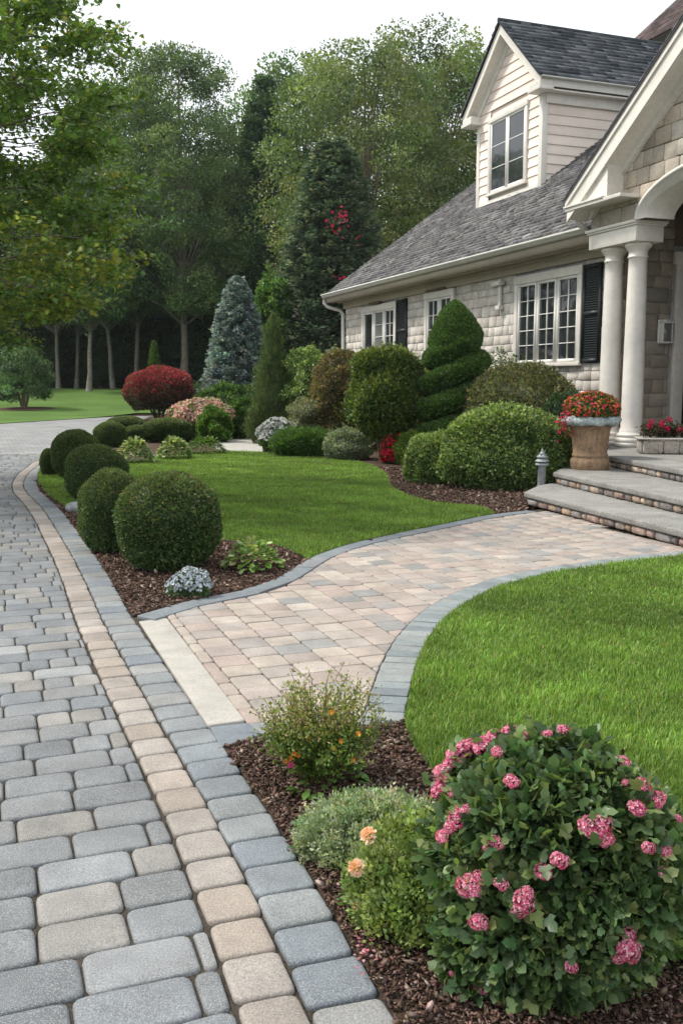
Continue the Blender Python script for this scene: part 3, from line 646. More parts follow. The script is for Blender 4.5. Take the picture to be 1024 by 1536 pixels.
# dormer
DC = 7.03; D0, D1 = 5.6, 8.46; DR = 2.53; DZ = 7.6; DSl = .925; DRF = 2.25
m2 = M['siding']; SC = [(.69, .60, .52), (.71, .62, .54), (.67, .585, .51)]; rg = R(51); mb = MB()
def lap(poly, to3, v0, v1):
    poly = clean(poly, .01)
    if len(poly) < 3: return
    V = [to3(u, v, .024-.02*(v-v0)/(v1-v0)) for u, v in poly]; n = len(V); lowi = [i for i, p in enumerate(poly) if abs(p[1]-v0) < .004]
    F = [tuple(range(n))]; k = n
    if len(lowi) == 2:
        V += [to3(poly[i][0], v0, -.01) for i in lowi]; F.append((lowi[0], lowi[1], n+1, n))
    mb.add(V, F, pc(rg, SC, .015))
wh = (6.2, 7.86, 5.86, 7.58); v = 5.3; ex = .205
apz = lambda t: 9.26-DSl*abs(t-DC)
while v < 9.5:
    v1 = v+ex; segs = [(D0, D1)] if not (v1 > wh[2] and v < wh[3]) else [(D0, wh[0]), (wh[1], D1)]
    for s in segs:
        q = [(s[0], v), (s[1], v), (s[1], v1), (s[0], v1)]
        k_ = 1/math.hypot(1, DSl)
        for sg in (1, -1): q = clip_half(q, (DC, 9.26), (sg*DSl*-1*k_, -k_)) if len(q) > 2 else []
        lap(q, lambda u, vv, d: (DR-d, u, vv), v, v1)
    for yy, sg in ((D0, -1), (D1, 1)):
        if v < 7.7: lap([(DR, v), (5.6, v), (5.6, v1), (DR, v1)], lambda u, vv, d: (u, yy+sg*d, vv), v, v1)
    v = v1
box(mb, DR+.02, 5.6, D0+.02, D1-.02, 5.2, 7.6, SC[0]); exr(mb, [(D0+.05, 7.5), (D1-.05, 7.5), (DC, 9.2)], DR+.02, 6.0, SC[0])
hb(mb, 'dormer_wall', m2)
mb = MB()
for yy in (D0, D1): s = -1 if yy == D0 else 1; y0, y1 = sorted((yy+s*.03, yy-s*.11)); box(mb, DR-.032, DR+.1, y0, y1, 5.3, 7.62)
box(mb, DR-.028, DR+.02, D0+.111, D1-.111, 5.2, 5.72)
def rakep(c, z, sl_, w, e0, e1, drop=0):
    """chevron half boards below the roof line, e0..e1 distance from centre"""
    out = []
    for s in (-1, 1): out.append([(c+s*e0, z-sl_*e0-drop), (c+s*e1, z-sl_*e1-drop), (c+s*e1, z-sl_*e1-drop-w), (c+s*e0, z-sl_*e0-drop-w)])
    return out
for p in rakep(DC, 9.42, DSl, .24, 0, 1.74): exr(mb, p, DRF, DRF+.04)
for p in rakep(DC, 9.42, DSl, .03, 0, 1.70, .21): exr(mb, p, DRF+.041, DR)
for p in rakep(DC, 9.42, DSl, .2, 0, 1.45, .24): exr(mb, p, DR-.04, DR-.002)
for s in (-1, 1):                                   # boxed returns
    y0, y1 = sorted((DC+s*1.27, DC+s*1.76)); box(mb, DRF-.03, DR+.04, y0, y1, 7.55, 7.62); y0, y1 = sorted((DC+s*1.3, DC+s*1.73)); box(mb, DRF-.005, DR+.02, y0, y1, 7.621, 7.74)
    y0, y1 = sorted((DC+s*1.46, DC+s*1.695)); box(mb, DR+.041, 5.9, y0, y1, 7.56, 7.59); box(mb, DR+.041, 5.9, *sorted((DC+s*1.44, DC+s*1.5)), 7.36, 7.559)
hb(mb, 'dormer_trim', M['cream'], bevel=.006)
for s in (-1, 1):
    mb = MB(); y0, y1 = sorted((DC+s*1.70, DC+s*1.695)); box(mb, DRF+.02, 5.9, y0, y1, 7.63, 7.78); y0, y1 = sorted((DC+s*1.701, DC+s*1.825)); box(mb, DRF, 5.9, y0, y1, 7.781, 7.80)
    hb(mb, 'dormer_gutter', M['gutter'], bevel=.006)
mb = MB(); k = math.sqrt(1+DSl*DSl); DS = [(.085, .095, .105), (.11, .12, .128), (.065, .073, .083), (.135, .143, .15)]
for s in (-1, 1):
    shingles(mb, (DRF-.05, DC+s*1.78, 9.47-DSl*1.78), (1, 0, 0), (0, -s/k, DSl/k), 6.4, 1.78*k, .17, (.2, .42), R(52+s), DS, .13, .036)
    mb.add([(DRF-.05, DC+s*1.78, 9.45-DSl*1.78), (8.6, DC+s*1.78, 9.45-DSl*1.78), (8.6, DC, 9.45), (DRF-.05, DC, 9.45), (DRF-.05, DC+s*1.78, 9.42-DSl*1.78), (DRF-.05, DC, 9.42)], [(0, 1, 2, 3), (0, 3, 5, 4)], (.04, .04, .045))
tube(mb, [(DRF-.06, DC, 9.475), (8.4, DC, 9.475)], .05, 6, (.05, .06, .065)); hb(mb, 'dormer_roof', M['shingle'])
w = window(wh[0]-.04, wh[1]+.04, wh[2], wh[3], [(0, .49, 1, 3, 'glass'), (.51, 1, 1, 3, 'glass')], r=DR, cas=.1, head=.12, proud=.06); w['label'] = 'tall double window in the cream dormer'
# porch: gable wall, arch, beam, columns
PC = -2.65; PR = -.1; PS = .71; PT = 6.15; sp = 3.72; AA, AB = 1.43, .6
zt_ = lambda t: PT-PS*abs(t-PC)
def arch(t, a=AA, b=AB): return sp+b*math.sqrt(max(0, 1-((t-PC)/a)**2))
mb = MB(); rg = R(61)
def pclip(q):
    k_ = 1/math.hypot(1, PS)
    for sg in (1, -1):
        if len(q) > 2: q = clip_half(q, (PC, PT-.45), (-sg*PS*k_, -k_))
    if len(q) < 3: return q
    c = np.mean(q, 0); dx, dz = (c[0]-PC)/(AA-.06), (c[1]-sp)/(AB-.06); rr = math.hypot(dx, dz)
    if rr < .9: return []
    if rr < 1.6:
        px, pz = PC+dx/rr*(AA-.06), sp+dz/rr*(AB-.06); nx_, nz_ = dx/rr/(AA-.06), dz/rr/(AB-.06); L = math.hypot(nx_, nz_); q = clip_half(q, (px, pz), (nx_/L, nz_/L))
    return q
blocks(mb, lambda u, v, d: (PR-d, u, v), -5.2, -.1, 3.72, 5.8, .235, (.2, .36), rg, TANS, clipf=pclip, d=.024, hv=.08, vc=.1)
ts = np.linspace(-5.2, -.1, 61)
for a, b in zip(ts[:-1], ts[1:]): 
    exr(mb, [(a, arch(a, AA-.08, AB-.08)), (b, arch(b, AA-.08, AB-.08)), (b, zt_(b)-.2), (a, zt_(a)-.2)], PR, PR+.42, (.22, .19, .16))
hb(mb, 'porch_gable_wall', M['shake'])
mb = MB(); N_ = 56; V = []; F = []
for i in range(N_+1):
    th = PI*i/N_; c, s = math.cos(th), math.sin(th)
    for (a, b, r) in ((AA-.23, AB-.2, PR+.44), (AA-.23, AB-.2, PR-.06), (AA-.06, AB-.05, PR-.06), (AA-.06, AB-.05, PR-.085), (AA, AB, PR-.085), (AA, AB, PR+.01)): V.append((r, PC+a*c, sp+b*s))
for i in range(N_):
    for k in range(5): F.append((i*6+k, i*6+k+1, (i+1)*6+k+1, (i+1)*6+k))
mb.add(V, F); hb(mb, 'arch_trim', M['cream'], smooth=False)
for s in (0, 1):
    f = (lambda t: t) if not s else (lambda t: 2*PC-t)
    mb = MB()
    for (r0, r1, a, b, z0, z1) in ((-.13, .36, -1.21, -.07, 3.44, 3.66), (-.155, .385, -1.235, -.045, 3.661, 3.69), (-.175, .405, -1.255, -.025, 3.691, 3.735)):
        y0, y1 = sorted((f(a), f(b))); box(mb, r0, r1, y0, y1, z0, z1)
    hb(mb, 'porch_beam', M['cream'], bevel=.006)
    for t in (-.97, -.4):
        mb = MB(); z = .455
        pr = [(.285, 0), (.285, .045), (.275, .06)]+[(.258+.022*math.sin(a), .095-.032*math.cos(a)) for a in np.linspace(.3, PI-.1, 7)]+[(.245, .135)]+[(.235+.02*math.sin(a), .168-.026*math.cos(a)) for a in np.linspace(.2, PI-.1, 6)]+[(.222, .2), (.212, .225), (.203, .26)]
        H_ = 2.985
        pr += [(.195-.032*((k/14)**1.7), .28+(H_-.28-.22)*k/14) for k in range(15)]
        pr += [(.172, H_-.215), (.185, H_-.205), (.185, H_-.19), (.171, H_-.18), (.171, H_-.12), (.18, H_-.11), (.205, H_-.075), (.225, H_-.05), (.235, H_-.045), (.235, H_-.002)]
        pr = [(a*(.84 if b < .27 or b > H_-.11 else .81), b) for a, b in pr]; lathe(mb, pr, (.11, f(t), z), 40); o = hb(mb, 'column', M['column'], smooth=True)
# porch roof and its boards
mb = MB()
for p in rakep(PC, PT, PS, .33, 0, 2.74): exr(mb, p, -.44, -.40)
for p in rakep(PC, PT+.0, PS, .1, 0, 2.76, -.01): exr(mb, p, -.465, -.441)
for p in rakep(PC, PT, PS, .03, 0, 2.7, .30): exr(mb, p, -.399, PR)
for p in rakep(PC, PT, PS, .2, 0, 2.52, .27): exr(mb, p, PR-.075, PR-.002)
for s in (-1, 1):
    f = lambda t: t if s == 1 else 2*PC-t
    exr(mb, [(f(.085), 4.08), (f(.085), zt_(.085)-.02), (f(-.86), zt_(-.86)-.02), (f(-.86), 4.08)], -.398, PR+.1); y0, y1 = sorted((f(.12), f(-1.25)))
    box(mb, -.455, PR-.01, y0, y1, 4.03, 4.079); box(mb, -.475, PR+.0, *sorted((f(.14), f(-.84))), 4.0795, 4.105)
hb(mb, 'porch_rake_board', M['cream'], bevel=.006)
mb = MB(); k = math.sqrt(1+PS*PS)
for s in (-1, 1):
    shingles(mb, (-.48, PC+s*2.80, PT+.05-PS*2.80), (1, 0, 0), (0, -s/k, PS/k), 4.2, 2.80*k, .155, (.16, .3), R(66+s), SH, .2)
    mb.add([(-.48, PC+s*2.80, PT+.03-PS*2.80), (4.2, PC+s*2.80, PT+.03-PS*2.80), (4.2, PC, PT+.03), (-.48, PC, PT+.03), (-.48, PC+s*2.80, PT-.01-PS*2.80), (-.48, PC, PT-.01)], [(0, 1, 2, 3), (0, 3, 5, 4)], (.04, .04, .045))
hb(mb, 'porch_roof', M['shingle'])
mb = MB(); box(mb, .33, 5.0, -5.34, -.01, 4.3, 4.34); box(mb, RW, 5.0, -.001, .3, 3.6, 4.3); box(mb, .34, RW, -.02, .3, 3.62, 4.3); hb(mb, 'porch_ceiling', M['porchwood'])
q = [A(858, 312, 15.35), A(862, 322, 15.35), A(870, 338, 15.4), A(884, 347, 15.5), A(900, 349, 15.7)]
mb = MB(); tube(mb, q, .05, 10); mb.build('gutter_elbow', M['gutter'], house, smooth=True)
# entrance in the return wall
mb = MB(); box(mb, 1.55, 1.76, -.11, -.041, .455, 3.3); box(mb, 2.75, 2.95, -.11, -.041, .455, 3.3); box(mb, 1.5, 3.0, -.13, -.04, 3.301, 3.5); df = hb(mb, 'door_frame', M['cream'], bevel=.006)
mb = MB(); box(mb, 1.76, 2.75, -.07, -.0, .46, 3.3)
for z0, z1 in ((.7, 1.5), (1.65, 2.9)): box(mb, 1.92, 2.59, -.085, -.0705, z0, z1)
d = hb(mb, 'door', M['dark'], bevel=.008); mb = MB(); lathe(mb, [(.03, 0), (.03, .02), (.012, .03), (.012, .06), (.03, .07), (.025, .1)], (0, 0, 0), 12)
mb.V[0] = mb.V[0][:, [0, 2, 1]]*np.array([1, -1, 1])+np.array([1.88, -.07, 1.5]); hb(mb, 'door_handle', M['lampmetal'], d, smooth=True)
mb = MB(); box(mb, 1.25, 1.47, -.07, -.045, 2.04, 2.42); box(mb, 1.265, 1.28, -.17, -.071, 2.07, 2.36); box(mb, 1.44, 1.455, -.17, -.071, 2.07, 2.36); box(mb, 1.25, 1.47, -.185, -.071, 2.361, 2.385); box(mb, 1.25, 1.47, -.185, -.071, 2.045, 2.069); box(mb, 1.3, 1.42, -.15, -.071, 2.386, 2.42)
wl = hb(mb, 'wall_lantern', M['white'], bevel=.004); mb = MB(); box(mb, 1.281, 1.439, -.165, -.08, 2.07, 2.36); hb(mb, 'lantern_glass', M['curtain'], wl)
# porch floor and steps
S1 = [G(785, 738, .15), G(1024, 797, .15)]; S2 = [G(829, 708, .3), G(1024, 750, .3)]; S3 = [(3.50, 12.75), G(1024, 705, .45)]
def ext(p, q, y): t = (y-p[1])/(q[1]-p[1]); return (p[0]+(q[0]-p[0])*t, y)
def step(name, p, q, back, z, thick, hstone, rng, yend=5.2):
    """tread slab with a riser of upright field stones under its front edge"""
    e = ext(p, q, yend); pr = empty(name, (p[0], p[1], 0)); pr.parent = house; pr.matrix_parent_inverse = Matrix.Identity(4)
    # placed in the house's own frame
    dx, dy = p[0]-E0[0], p[1]-E0[1]; pr.location = (dx*CU+dy*SU, -dx*SU+dy*CU, 0); pr.rotation_euler = (0, 0, -AL); FR[pr.name] = ((p[0], p[1], 0), 0)
    mb = MB(); top = [p, e]+back; ins = top
    extrude(mb, top, z-thick, z); mb.build('tread', M['granite'], pr, bevel=.014)
    mb = MB(); d = np.array(e)-np.array(p); L = np.linalg.norm(d); d /= L; nn = np.array([-d[1], d[0]])
    if nn[0] < 0: nn = -nn
    o = np.array(p)+nn*.05+d*.05; u = 0; zb = z-thick-hstone
    def face(o, d, nn, L):
        u = 0
        while u < L:
            w = rng.choice([.11, .15, .19, .24])*rng.uniform(.9, 1.1); w = min(w, L-u)
            if w < .05: break
            q = [(u, zb), (u+w, zb), (u+w, z-thick-.001), (u, z-thick-.001)]
            def to3(a, b, dd): x = o+d*a-nn*dd; return (x[0], x[1], b)
            pp = rounded(clean(offset_convex(q, .005), .01), .045, 3); c = pp.mean(0); pp = pp+rng.normal(0, .003, pp.shape); n = len(pp); V = []
            for ins, dd in ((0, -.02), (.003, .008), (.012, .022), (.03, .032+rng.uniform(-.006, .008))):
                e_ = pp-c; LL = np.linalg.norm(e_, axis=1, keepdims=True); Q = c+e_*(1-ins/LL)
                V += [to3(a, b, dd) for a, b in Q]
            F = [(k*n+i, k*n+(i+1) % n, (k+1)*n+(i+1) % n, (k+1)*n+i) for k in range(3) for i in range(n)]+[tuple(3*n+i for i in range(n))]
            mb.add(V, F, pc(rng, [(.30, .24, .19), (.38, .28, .21), (.27, .26, .25), (.20, .17, .155), (.42, .34, .27), (.34, .25, .21), (.16, .15, .145)], .16)); u += w
    face(o, d, nn, L-.1)
    b0 = np.array(back[-1]); d2 = b0-np.array(p); L2 = np.linalg.norm(d2); d2 /= L2; n2 = np.array([-d2[1], d2[0]])
    if n2@np.array([1, 0]) < 0: n2 = -n2
    face(np.array(p)+n2*.05+d2*.05, d2, n2, L2)
    mb.build('riser', M['fieldstone'], pr, smooth=False)
    mb = MB(); core = [tuple(np.array(p)+nn*.07+d*.07+n2*.02)]+[tuple(np.array(e)+nn*.07)]+[tuple(np.array(b)) for b in back[:-1]]+[tuple(np.array(back[-1])+n2*.07)]
    extrude(mb, core, .0, z-thick-.002); mb.build('core', M['mortar'], pr)
    return pr
step('porch_step', *S1, [(8, 5.2), (8, 12.3), (2.95, 12.35), (2.42, 11.72)], .15, .06, .09, R(71))
step('porch_step', *S2, [(8, 5.2), (8, 13.2), (3.6, 13.3), (2.95, 12.62)], .3, .06, .09, R(72))
step('porch_floor', *S3, [(8.6, 5.2), (10.5, 17.5), HW(RW+.2, .3, 0)[:2], HW(-.28, .25, 0)[:2]], .45, .062, .09, R(73))
# ================================================================== PLANTS
def spot(cx, yb, yt, w, push=.7):
    """base point, half width and height of a plant seen at cx, from yb (front of its foot) up to yt, w pixels wide"""
    x, y = G(cx, yb); R_ = w/2/FPX*y; y += R_*push; R_ = w/2/FPX*y
    return A(cx, yb, y)[0], y, R_, A(cx, yt, y)[2]
def se(p, q, lo=.0): return lambda h, a: np.clip(1-np.abs(2*h-1)**p, 0, 1)**(1/q)*(1-lo*(1-h))
def dome(p=2.2, k=.32):
    """fuller below, rounded above; k = height of the widest part"""
    return lambda h, a: np.where(h < k, (1-.35*((k-h)/k)**2), np.clip(1-np.clip((h-k)/(1-k), 0, 1)**p, 0, 1)**.5)
def cone(pw=.9, b=.08, s=.86): return lambda h, a: np.where(h < b, s+(1-s)*h/b, np.clip((1-h)/(1-b), 0, 1)**pw)
BOX = [(.06, .112, .036), (.08, .142, .045), (.045, .085, .03), (.12, .175, .055), (.15, .155, .065)]
DKG = [(.04, .08, .034), (.058, .105, .04), (.03, .058, .026)]
def one(name, mb, m, x, y, label, cat, group=None, rz=0, z=0, parts=None):
    o = mb.build(name, m); o.location = (x, y, z); FR[o.name] = ((x, y, z), 0); tag(o, label, cat, group); return o
# ---- clipped boxwood balls
balls = [(254, 862, 710, 153, 'largest clipped boxwood ball, nearest the camera on the mulch beside the white flowers'),
 (170, 832, 706, 96, 'clipped boxwood ball partly hidden behind the largest one'),
 (145, 754, 668, 90, 'clipped round boxwood standing above the grey boulder'),
 (116, 719, 646, 70, 'clipped boxwood ball on the grass near the bend of the paving edge'),
 (75, 714, 673, 27, 'small narrow clipped boxwood right beside the bend of the edging'),
 (166, 671, 633, 48, 'small clipped ball behind the row, leftmost of the four low far ones'),
 (190, 650, 624, 58, 'wide low clipped mound at the very back of the row of balls'),
 (205, 664, 638, 40, 'smallest clipped mound tucked between two larger far balls'),
 (251, 664, 627, 74, 'dark oblong clipped shrub below the red burning bush')]
bm = []
for k in range(2):
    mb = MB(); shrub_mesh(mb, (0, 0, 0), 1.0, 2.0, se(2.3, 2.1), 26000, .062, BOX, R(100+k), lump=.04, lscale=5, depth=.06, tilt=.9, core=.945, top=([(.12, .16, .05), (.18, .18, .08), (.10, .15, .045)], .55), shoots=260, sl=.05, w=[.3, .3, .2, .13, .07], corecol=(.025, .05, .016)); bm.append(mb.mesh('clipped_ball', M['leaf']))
for i, (cx, yb, yt, w, lb) in enumerate(balls):
    x, y, r, h = spot(cx, yb, yt, w); o = bpy.data.objects.new('clipped_ball', bm[i % 2]); C.objects.link(o); o.location = (x, y, -.03); o.scale = (r, r, (h+.03)/2); o.rotation_euler = (0, 0, i*1.3)
    tag(o, lb, 'shrub', 'clipped boxwood balls along the driveway edge')
# ---- spiral topiary
TG = [(.07, .15, .035), (.095, .185, .045), (.05, .105, .028), (.14, .23, .06)]
mb = MB(); rg = R(110); HT = 1.98; NT = 4.4
envt = lambda z: np.interp(z, [0, .2, .7, 1.3, 1.8, 2.1], [.62, .71, .71, .66, .57, .46])
def coil(s, ph, k=1.0):
    """s 0..1 along the coil, ph round its section; the coil climbs to the right as seen from the lawn"""
    z = .14+s*HT; th = s*NT*2*PI-PI*.9; a = .27; ro = envt(z)+.02-a; zz = z+.09*np.cos(th); r = ro+a*k*np.cos(ph)
    return np.stack([r*np.cos(th), r*np.sin(th), zz+.182*k*np.sin(ph)], -1)
ns, nph = 170, 14; ss, pp = np.meshgrid(np.linspace(0, 1, ns), np.arange(nph)/nph*2*PI, indexing='ij')
mb.add(coil(ss.ravel(), pp.ravel(), .8), [(i*nph+j, i*nph+(j+1) % nph, (i+1)*nph+(j+1) % nph, (i+1)*nph+j) for i in range(ns-1) for j in range(nph)], (.035, .07, .02))
n = 78000; s_ = rg.uniform(0, 1, n); ph = rg.uniform(-2.0, 2.0, n); P = coil(s_, ph); e = .004
Nn = unit(np.cross(coil(s_, ph+.02)-coil(s_, ph-.02), coil(s_+e, ph)-coil(s_-e, ph))); Cn = unit(P-coil(s_, ph, 0)); Nn = Nn*np.sign((Nn*Cn).sum(1))[:, None]
P = P*(1+.012*lumps(P, rg, 9))[:, None]-Nn*np.abs(rg.normal(0, .012, n))[:, None]; cc = pal(rg, n, TG, .2)
leaves(mb, P, Nn+.65*rdir(rg, n)+np.array([0, 0, .45]), Nn+.7*rdir(rg, n), .042*rg.uniform(.6, 1.4, n), cc, 'oval'); 
shrub_mesh(mb, (0, 0, 1.96), .44, .88, lambda h, a: np.interp(h, [0, .2, .45, .7, .9, 1], [.9, 1, .88, .62, .33, .03]), 13000, .042, TG, rg, 'oval', lump=.06, lscale=9, depth=.06, tilt=.7, up=.8, core=.9, corecol=(.035, .07, .02))
tube(mb, [(0, 0, 0), (0, 0, 2)], [.22, .14], 10, (.03, .05, .02))
o = one('spiral_topiary', mb, M['needle'], 1.99, 17.03, 'tall bright green spiral topiary with stacked rising coils', 'topiary')
# ---- domes and hedges
def shrub(name, label, cat, x, y, r, h, rf, n, size, cols, seed, group=None, kind='oval', m='leaf', **k):
    mb = MB(); shrub_mesh(mb, (0, 0, 0), r, h, rf, n, size, cols, R(seed), kind, **k); return one(name, mb, M[m], x, y, label, cat, group)
VAR = [(.14, .22, .06), (.22, .31, .10), (.085, .15, .04), (.36, .44, .2), (.05, .10, .03)]
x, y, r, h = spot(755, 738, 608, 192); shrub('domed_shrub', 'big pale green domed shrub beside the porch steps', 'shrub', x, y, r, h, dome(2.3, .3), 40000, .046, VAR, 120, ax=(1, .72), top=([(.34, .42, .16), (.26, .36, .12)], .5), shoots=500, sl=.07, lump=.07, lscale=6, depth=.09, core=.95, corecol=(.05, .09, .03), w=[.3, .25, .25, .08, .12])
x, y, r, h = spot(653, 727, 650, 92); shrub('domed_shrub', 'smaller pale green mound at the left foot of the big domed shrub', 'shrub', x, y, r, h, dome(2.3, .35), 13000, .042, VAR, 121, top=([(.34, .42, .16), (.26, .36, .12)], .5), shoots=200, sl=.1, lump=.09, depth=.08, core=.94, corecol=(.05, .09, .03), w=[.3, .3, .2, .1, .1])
BRN = [(.11, .13, .055), (.16, .165, .075), (.07, .095, .04), (.23, .21, .11), (.05, .075, .03)]
hx, hy = HW(-.8, .75, 0)[:2]; shrub('hedge_shrub', 'olive brown hedge below the large window', 'hedge', hx, hy, 1.0, 1.68, dome(2.6, .4), 42000, .045, BRN, 122, shoots=500, sl=.1, ax=(.62, 1.75), rz=AL, lump=.05, lscale=4, depth=.07, core=.94, corecol=(.045, .055, .025))
hx, hy = HW(-.9, -.75, 0)[:2]; shrub('dark_shrub', 'dark green shrub in the shade behind the urn and path light', 'shrub', hx, hy, .5, 1.25, dome(2.2, .4), 13000, .045, DKG, 123, lump=.08, core=.9)
x, y, r, h = spot(458, 686, 643, 106); shrub('low_hedge', 'low bright green clipped hedge at the back edge of the lawn', 'hedge', x, y, r, h, dome(2.6, .4), 20000, .042, [(.07, .15, .03), (.10, .20, .04), (.05, .10, .02)], 124, shoots=300, sl=.12, ax=(1, .75), lump=.05, core=.93)
x, y, r, h = spot(521, 690, 643, 72); shrub('silver_shrub', 'silvery grey leaved shrub right of the low hedge', 'shrub', x, y, r, h, dome(1.8, .4), 12000, .032, [(.22, .27, .18), (.33, .37, .28), (.12, .18, .09)], 125, shoots=300, sl=.2, lump=.12, core=.8, depth=.2, tilt=1.2)
x, y, r, h = spot(618, 698, 648, 52); shrub('yellow_shrub', 'small yellow green shrub between the red azalea and the mound', 'shrub', x, y, r, h, dome(2, .4), 9000, .036, [(.17, .26, .04), (.11, .2, .03), (.24, .33, .07)], 126, shoots=150, lump=.08, core=.88)
# globe tree on bare stems
gx, gy = G(574, 693); t = empty('globe_tree', (gx, gy, 0), label='round headed green tree on slim bare stems in front of the far windows', cat='tree')
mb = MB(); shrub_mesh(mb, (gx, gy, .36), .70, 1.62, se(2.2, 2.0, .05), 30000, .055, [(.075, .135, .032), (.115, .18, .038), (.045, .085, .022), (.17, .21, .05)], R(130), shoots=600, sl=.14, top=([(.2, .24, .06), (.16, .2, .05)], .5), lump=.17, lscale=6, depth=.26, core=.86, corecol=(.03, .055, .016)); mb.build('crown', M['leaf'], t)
mb = MB(); rg = R(131)
for k in range(6): a = k*1.05; tube(mb, [(gx+.05*math.cos(a), gy+.05*math.sin(a), 0), (gx+.09*math.cos(a), gy+.09*math.sin(a), .3), (gx+.22*math.cos(a+.3), gy+.22*math.sin(a+.3), .75)], [.02, .016, .012], 6, (.2, .16, .12))
mb.build('trunk', M['bark'], t)
# ---- azalea and other flowers: plant > foliage, blossoms
def florets(mb, P, Nn, rng, size, cols, petals=5):
    n = len(P); ax = rdir(rng, n); X = unit(np.cross(Nn, ax)); Y_ = np.cross(Nn, X)
    for k in range(petals):
        a = 2*PI*k/petals; D = X*math.cos(a)+Y_*math.sin(a)+Nn*.25; leaves(mb, P, D, Nn, size*rng.uniform(.8, 1.2, n), pal(rng, n, cols, .12), 'petal')
def flowering(name, label, cat, x, y, r, h, rf, n, size, cols, seed, nf, fs, fc, hmin=.45, cond=None, z=0, petals=5, kind='oval', cl=None, group=None, **k):
    t = empty(name, (x, y, z), label=label, cat=cat, group=group); rng = R(seed); mb = MB(); P, Nn = shrub_mesh(mb, (x, y, z), r, h, rf, n, size, cols, rng, kind, **k); mb.build('foliage', M['leaf'], t)
    ok = np.nonzero((P[:, 2]-z > h*hmin))[0]
    if cond is not None: ok = ok[cond(P[ok]-np.array([x, y, z]))]
    if cl:                                           # gather the blossoms in trusses
        cen = P[rng.choice(ok, cl)]; d = np.min([np.linalg.norm(P[ok]-c, axis=1) for c in cen], 0); ok = ok[d < r*.22]
    i = rng.choice(ok, min(nf, len(ok)), replace=False); mb = MB(); florets(mb, P[i]+Nn[i]*size*.6, unit(Nn[i]+.5*rdir(rng, len(i))), rng, fs, fc, petals)
    mb.build('blossoms', M['petal'], t); return t
GRN = [(.05, .11, .025), (.08, .15, .035), (.035, .075, .02)]
flowering('azalea', 'small crimson flowering azalea at the edge of the bed', 'flowers', *spot(592, 696, 652, 38), dome(2, .5), 3500, .035, GRN, 140, 360, .034, [(.68, .015, .04), (.55, .012, .04), (.72, .04, .07)], .1, lump=.15, core=.8)
flowering('white_flower_plant', 'white flowering plant at the left end of the low hedge', 'flowers', *spot(415, 680, 628, 50), dome(2, .5), 6000, .04, GRN, 141, 1500, .026, [(.6, .62, .6), (.5, .55, .52)], .4, lump=.15, core=.8)
flowering('pink_cream_shrub', 'wide shrub with cream and pink blossom beyond the clipped balls', 'flowers', *spot(303, 660, 600, 98), dome(2.2, .45), 12000, .06, [(.15, .24, .06), (.22, .30, .08), (.10, .17, .045)], 142, 1700, .042, [(.58, .47, .34), (.62, .55, .42), (.55, .33, .27), (.6, .14, .16)], .45, lump=.14, core=.82)
bx, by, br_, bh = spot(326, 662, 608, 44); shrub('upright_green_shrub', 'leafy bright green shrub in front of the pink and cream blossom', 'shrub', bx, by-.5, br_, bh*.9, dome(1.8, .4), 6000, .09, [(.09, .19, .03), (.13, .24, .05), (.05, .12, .02)], 143, lump=.2, core=.7, up=1)
# the clipped red bush on stems
rx, ry = G(240, 630); t = empty('burning_bush', (rx, ry, 0), label='round crimson leaved burning bush on dark stems beyond the balls', cat='shrub')
mb = MB(); rng = R(150); Rb = 1.3
def redcol(mb, c): pass
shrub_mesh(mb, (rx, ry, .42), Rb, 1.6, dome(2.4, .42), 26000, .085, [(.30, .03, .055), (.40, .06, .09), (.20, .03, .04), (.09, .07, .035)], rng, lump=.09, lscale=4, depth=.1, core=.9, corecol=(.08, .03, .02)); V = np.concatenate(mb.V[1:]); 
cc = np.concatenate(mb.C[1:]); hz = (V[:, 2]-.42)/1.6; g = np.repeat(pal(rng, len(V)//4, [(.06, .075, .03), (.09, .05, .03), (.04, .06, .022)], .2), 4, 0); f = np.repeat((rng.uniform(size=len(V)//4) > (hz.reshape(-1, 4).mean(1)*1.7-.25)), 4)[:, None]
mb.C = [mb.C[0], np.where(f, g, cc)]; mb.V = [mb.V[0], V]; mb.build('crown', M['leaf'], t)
mb = MB()
for k in range(11): a = k*.6; tube(mb, [(rx+.12*math.cos(a), ry+.12*math.sin(a), -.02), (rx+.35*math.cos(a), ry+.35*math.sin(a), .4), (rx+.75*math.cos(a), ry+.75*math.sin(a), .9)], [.045, .035, .025], 6, (.06, .05, .04))
mb.build('stems', M['bark'], t)
# hostas
def rosette(mb, c, r, h, n, size, cols, rng, kind='big', w=None):
    a = rng.uniform(0, 2*PI, n); q = rng.uniform(.15, 1, n)**.7; P = np.stack([c[0]+r*q*np.cos(a)*.85, c[1]+r*q*np.sin(a)*.85, c[2]+h*(.25+.75*(1-q**2))*rng.uniform(.6, 1.05, n)], 1)
    D = np.stack([np.cos(a)*q, np.sin(a)*q, .75-1.0*q], 1)+.35*rdir(rng, n); N2 = np.stack([-np.cos(a)*.4, -np.sin(a)*.4, np.ones(n)], 1)+.3*rdir(rng, n); leaves(mb, P, D, N2, size*rng.uniform(.6, 1.25, n), pal(rng, n, cols, .18, w), kind)
def hosta(px, yb, yt, w, label, n, size, cols, seed, name='hosta', wgt=None, kind='big'):
    x, y, r, h = spot(px, yb, yt, w); mb = MB(); rosette(mb, (0, 0, 0), r, max(h, .08), n, size, cols, R(seed), kind, wgt); return one(name, mb, M['leaf'], x, y, label, 'plant')
HV = [(.26, .40, .09), (.18, .30, .06), (.42, .50, .22), (.11, .20, .045)]
hosta(379, 860, 810, 96, 'yellow green variegated hosta on the mulch at the lawn tip', 330, .05, HV, 160, kind='round')
